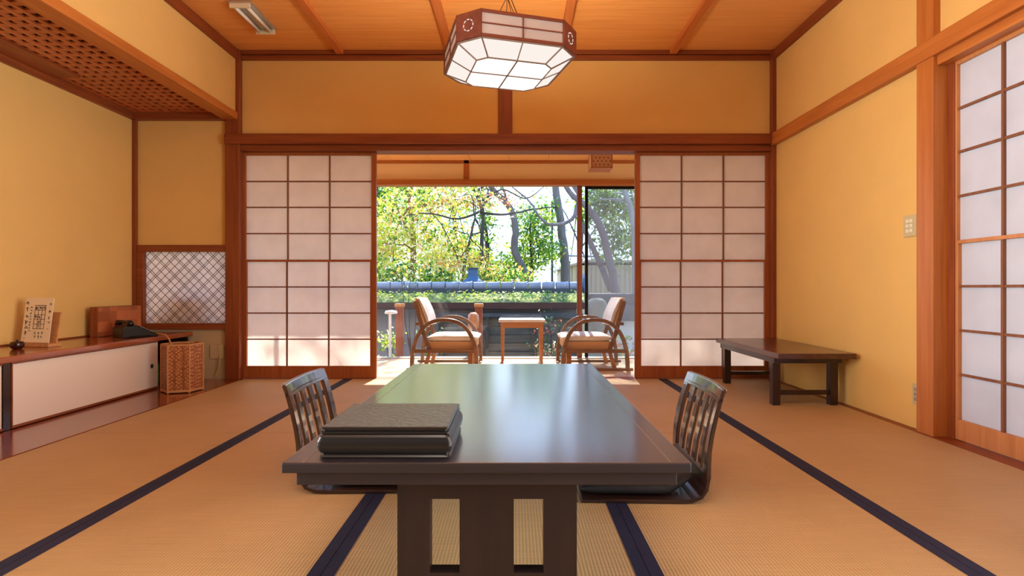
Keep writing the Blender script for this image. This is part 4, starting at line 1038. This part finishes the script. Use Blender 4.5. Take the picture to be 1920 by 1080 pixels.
def tree(name, label, base, trunk, blobs, mats, bark, size=0.05, r0=0.08, seed=1, bias=None, nbr=10, extra=None):
    rnd = random.Random(seed)
    t = empty(name, base); tag(t, label, 'tree', 'garden trees behind the wall')
    b = MB(); Q = limb(b, [base] + trunk, r0, r0 * 0.4, 10, 0.01, rnd)
    if extra:
        for (path, ra, rb_) in extra: limb(b, path, ra, rb_, 7, 0.01, rnd)
    for k in range(nbr):
        q = Q[rnd.randrange(len(Q) // 2, len(Q))]; bl = rnd.choice(blobs); c, r, n = bl
        e = Vector((c[0] + rnd.uniform(-.7, .7) * r[0], c[1] + rnd.uniform(-.7, .7) * r[1], c[2] + rnd.uniform(-.7, .7) * r[2]))
        md = (q + e) / 2 + Vector((rnd.uniform(-.2, .2), rnd.uniform(-.2, .2), rnd.uniform(0, .3)))
        limb(b, [q, md, e], r0 * 0.28, 0.006, 6, 0.015, rnd)
    b.build('trunk', bark, t, smooth=True)
    if blobs:
        b = MB()
        for (c, r, n) in blobs: leaves(b, c, r, n, size, rnd, len(mats), bias=bias)
        f = b.build('foliage', mats, t)
    return t
def at(px, py, Y): return ((px - 965) * Y / 1030, Y, 0.785 - (py - 540) * Y / 1030)
YL = [LV['lime'], LV['yellow'], LV['cream'], LV['green'], LV['dgreen'], LV['orange']]
# big yellow-green maple at left
tree('maple_tree', 'yellow green maple with red brown trunk at the left of the garden view', (-2.3, 12.0, GZ),
     [(-2.28, 12.0, 0.8), (-2.20, 12.0, 1.6), (-2.3, 12.1, 3.0), (-2.1, 12.1, 4.5)],
     [((-2.2, 12.0, 2.3), (1.1, 0.8, 0.9), 3400), ((-2.9, 12.3, 1.5), (0.8, 0.7, 0.6), 1500), ((-1.3, 12.0, 1.6), (0.8, 0.6, 0.5), 1500), ((-1.6, 12.2, 3.8), (1.6, 1.2, 1.1), 1600)],
     YL, M['bark_red'], size=0.045, r0=0.09, seed=2, bias=[4, 5, 5, 2, 1, 1])
tree('maple_tree', 'pale yellow small maple left of the roof vent', (-1.1, 11.0, GZ),
     [(-1.05, 11.0, 0.6), (-1.0, 11.0, 1.3), (-0.8, 11.1, 2.2)],
     [((-1.3, 11.0, 1.35), (0.7, 0.5, 0.45), 1500), ((-0.7, 11.1, 1.0), (0.6, 0.4, 0.4), 900), ((-1.5, 10.9, 2.6), (0.9, 0.6, 0.3), 900)],
     YL, M['bark_dark'], size=0.038, r0=0.05, seed=4, bias=[4, 5, 6, 2, 1, 2])
tree('evergreen_tree', 'dark green evergreen at the far left of the garden view', (-3.6, 13.5, GZ),
     [(-3.6, 13.5, 1.0), (-3.5, 13.5, 3.0), (-3.4, 13.5, 5.0)],
     [((-3.5, 13.6, 1.9), (0.8, 0.7, 1.4), 2400), ((-2.9, 13.6, 3.2), (1.3, 0.8, 0.5), 1500)],
     [LV['green'], LV['dgreen'], LV['gg'], LV['lime']], M['bark_dark'], size=0.055, r0=0.10, seed=6, bias=[4, 3, 2, 3])
# orange-red twiggy maple across the top
tree('red_maple_tree', 'bare branched maple with orange red twigs across the top of the view', (-0.75, 11.6, GZ),
     [at(903, 470, 11.6), at(905, 400, 11.6), at(890, 350, 11.6), (-0.9, 11.6, 4.2)],
     [(at(835, 385, 11.4), (0.75, 0.4, 0.25), 420), (at(930, 375, 11.4), (0.7, 0.4, 0.22), 300), (at(850, 330, 11.6), (0.7, 0.5, 0.3), 300)],
     [LV['orange'], LV['rust'], LV['cream'], LV['yellow']], M['bark_dark'], size=0.034, r0=0.05, seed=8, nbr=14,
     extra=[([at(905, 400, 11.6), at(950, 402, 11.4), at(1000, 392, 11.3), at(1045, 388, 11.2)], 0.03, 0.01),
            ([at(905, 395, 11.6), at(860, 410, 11.4), at(800, 400, 11.3), at(760, 405, 11.2)], 0.028, 0.008),
            ([at(900, 380, 11.6), at(940, 355, 11.4), at(985, 372, 11.3), at(1020, 350, 11.2)], 0.022, 0.008),
            ([at(912, 430, 11.6), at(880, 440, 11.5), at(840, 425, 11.4)], 0.02, 0.006)])
# curved grey trunk
tree('pine_tree', 'leaning grey tree with an S curved trunk in the middle of the view', at(995, 570, 12.4)[:2] + (GZ,),
     [at(990, 527, 12.4), at(978, 500, 12.4), at(964, 465, 12.4), at(967, 430, 12.4), at(960, 398, 12.4), at(945, 376, 12.4), at(915, 340, 12.4), at(900, 250, 12.4), (-0.8, 12.4, 6.0), (-0.9, 12.4, 8.4)],
     [((-0.9, 12.4, 8.4), (1.7, 0.8, 1.1), 1000)], [LV['green'], LV['gg'], LV['lime']], M['bark'], size=0.05, r0=0.105, seed=9, nbr=5)
tree('pine_tree', 'thick straight grey trunk right of the middle of the view', at(1062, 600, 13.2)[:2] + (GZ,),
     [at(1060, 515, 13.2), at(1057, 470, 13.2), at(1050, 410, 13.2), at(1041, 350, 13.2), at(1030, 250, 13.2), (0.9, 13.2, 6.5), (1.2, 13.2, 9.2)],
     [((1.3, 13.2, 9.2), (1.6, 0.9, 1.1), 1000)], [LV['green'], LV['gg'], LV['dgreen']], M['bark'], size=0.05, r0=0.13, seed=10, nbr=4)
tree('leaning_tree', 'forked leaning grey tree behind the screened window', at(1158, 600, 10.8)[:2] + (GZ,),
     [at(1153, 545, 10.8), at(1142, 485, 10.8), at(1128, 430, 10.8), at(1100, 388, 10.8), at(1068, 360, 10.8), at(1045, 310, 10.8)],
     [((0.5, 10.8, 3.5), (0.6, 0.5, 0.2), 120)], [LV['rust'], LV['green'], LV['gg']], M['bark'], size=0.04, r0=0.10, seed=12, nbr=5,
     extra=[([at(1085, 378, 10.8), at(1072, 412, 10.7), at(1035, 422, 10.7), at(1010, 405, 10.6), at(995, 380, 10.6), at(960, 350, 10.6)], 0.045, 0.012),
            ([at(1128, 500, 11), at(1116, 475, 11), at(1105, 450, 11), at(1090, 420, 11)], 0.06, 0.05),
            ([at(1145, 545, 11), at(1128, 500, 11)], 0.065, 0.06)])
tree('pale_tree', 'pale barked tree at the right edge of the screened window', (2.25, 10.2, GZ),
     [at(1192, 470, 10.2), at(1184, 400, 10.2), at(1172, 360, 10.2), at(1150, 280, 10.2)],
     [(at(1150, 400, 11.5), (0.75, 0.5, 0.75), 2300), (at(1165, 460, 11.5), (0.5, 0.5, 0.5), 800), (at(1120, 380, 11.5), (0.4, 0.5, 0.3), 500)],
     [LV['green'], LV['dgreen'], LV['lime'], LV['gg']], M['bark_pale'], size=0.045, r0=0.08, seed=13, bias=[5, 2, 2, 2])
tree('camellia_tree', 'mid green bushy tree between the two grey trunks', (0.45, 12.9, GZ),
     [(0.42, 12.9, 0.6), (0.4, 12.9, 1.4), (0.35, 12.9, 2.2)],
     [(at(1000, 420, 12.9), (0.5, 0.4, 0.45), 1100), (at(1010, 470, 12.9), (0.7, 0.5, 0.4), 1300), (at(960, 500, 12.9), (0.6, 0.4, 0.35), 800), (at(1030, 390, 13.2), (0.3, 0.3, 0.3), 200)],
     [LV['green'], LV['dgreen'], LV['lime'], LV['yellow'], LV['gg']], M['bark_dark'], size=0.045, r0=0.05, seed=14, bias=[5, 2, 3, 1, 2])
tree('slim_tree', 'slim dark tree wrapped in ivy left of the curved trunk', at(925, 600, 13)[:2] + (GZ,),
     [at(918, 520, 13), at(912, 440, 13), at(903, 380, 13), at(905, 340, 13), at(900, 250, 13)],
     [(at(912, 430, 13), (0.22, 0.2, 0.8), 500), (at(915, 495, 13), (0.6, 0.3, 0.3), 700)], [LV['green'], LV['dgreen'], LV['lime']], M['bark_dark'], size=0.04, r0=0.06, seed=15, nbr=4)
# hedges low behind wall
def shrub(name, label, base, blobs, mats, size, seed, bias=None, cat='shrub', stems=7, grp='shrubs in the garden'):
    rnd = random.Random(seed); t = empty(name, base); tag(t, label, cat, grp)
    b = MB()
    for k in range(stems):
        c, r, n = rnd.choice(blobs); e = Vector((c[0] + rnd.uniform(-.8, .8) * r[0], c[1] + rnd.uniform(-.8, .8) * r[1], c[2] + rnd.uniform(-.5, .8) * r[2]))
        bb = Vector(base); limb(b, [bb, (bb + e) / 2 + Vector((rnd.uniform(-.05, .05), 0, 0)), e], 0.012, 0.003, 5, 0.01, rnd)
    b.build('stems', M['bark_dark'], t, smooth=True)
    b = MB()
    for (c, r, n) in blobs: leaves(b, c, r, n, size, rnd, len(mats), bias=bias, tufts=8)
    b.build('foliage', mats, t); return t
for k, (x, Y, h, lab) in enumerate(((-3.3, 10.6, 1.0, 'low dark hedge bush behind the wall at the far left'), (-1.9, 10.3, 0.95, 'low hedge bush behind the wall left of the vent'),
                                    (-0.2, 10.5, 0.9, 'low hedge bush behind the wall right of the vent'))):
    shrub('hedge_bush', lab, (x, Y, GZ), [((x, Y, h - 0.05), (0.75, 0.4, 0.35), 1500), ((x, Y, 0.3), (0.6, 0.3, 0.5), 300)], [LV['green'], LV['dgreen'], LV['lime'], LV['yellow'], LV['orange']], 0.04, 30 + k, bias=[4, 4, 2, 2, 1])
shrub('garden_shrub', 'leafy shrub at the left edge of the garden window', (-1.66, 7.2, GZ), [((-1.65, 7.2, 0.1), (0.12, 0.15, 0.14), 170), ((-1.60, 7.2, -0.3), (0.2, 0.15, 0.15), 100)], [LV['lime'], LV['green'], LV['cream']], 0.03, 41)
shrub('garden_shrub', 'bare twiggy shrub right of the side table in the garden', (0.4, 7.4, GZ), [((0.42, 7.4, 0.15), (0.28, 0.2, 0.35), 130), ((0.45, 7.4, -0.2), (0.3, 0.2, 0.25), 330)], [LV['gg'], LV['cream'], LV['dgreen'], LV['rust']], 0.022, 42, stems=22)
shrub('garden_shrub', 'green shrub seen between the right armchair and the screen', (1.55, 7.6, GZ), [((1.5, 7.6, -0.1), (0.3, 0.2, 0.25), 380)], [LV['green'], LV['lime'], LV['gg'], LV['rust']], 0.028, 43)
shrub('garden_shrub', 'grey leaved shrub behind the left armchair back', (-1.05, 7.3, GZ), [((-1.08, 7.3, 0.1), (0.12, 0.12, 0.22), 110)], [LV['gg'], LV['cream'], LV['dgreen']], 0.03, 44)
shrub('garden_shrub', 'sparse young tree with a thin grey stem at the left in front of the wall', (-1.42, 7.75, GZ), [((-1.42, 7.75, 1.0), (0.25, 0.2, 0.2), 60)], [LV['cream'], LV['gg'], LV['lime']], 0.025, 45, stems=3)
# far tree belt closing the view on both sides
far_l = ['distant green tree belt at the left', 'distant pale tree belt left of the middle', 'distant green trees right of the middle', 'distant green trees at the right']
for k, (x, n, z) in enumerate(((-7.6, 2600, 1.6), (-2.7, 2400, 1.4), (2.6, 600, 0.9), (7.6, 2400, 1.6))):
    tree('distant_tree', far_l[k], (x, 23, GZ), [(x, 23, 1.0), (x + 0.2, 23, 3.0), (x, 23, 5.5)],
         [((x, 23, z), (2.4, 1.0, 1.6), n), ((x, 23, 4.6), (2.4, 1.0, 1.4), n // 3)], [LV['green'], LV['gg'], LV['lime'], LV['cream'], LV['dgreen']], M['bark_dark'], size=0.085, r0=0.14, seed=50 + k, bias=[4, 4, 2, 2, 1])
# leaf litter and moss tufts on the wall roof
b = MB(); rnd = random.Random(77)
for _ in range(850):
    X = rnd.uniform(-2.6, 1.1); y = rnd.uniform(8.38, 8.74); z = 0.585 + (y - 8.38) * 0.386 + rnd.uniform(0, 0.03)
    s = rnd.uniform(0.012, 0.028); a = rnd.uniform(0, 6.3); b.cur = rnd.choices(range(4), weights=[3, 4, 3, 2] if X < -0.3 else [3, 1, 1, 5])[0]
    u = Vector((math.cos(a), math.sin(a) * 0.6, 0.5 * rnd.uniform(-1, 1))) * s; v_ = Vector((-math.sin(a), math.cos(a) * 0.6, rnd.uniform(0.2, 1))) * s * 0.6
    o = Vector((X, y, z)); b.add([o - u, o + v_, o + u, o - v_], [(0, 1, 2, 3)])
o = b.build('fallen_leaves', [LV['green'], LV['lime'], LV['yellow'], LV['cream']], GWALL); tag(o, 'fallen leaves and moss tufts', kind='stuff')
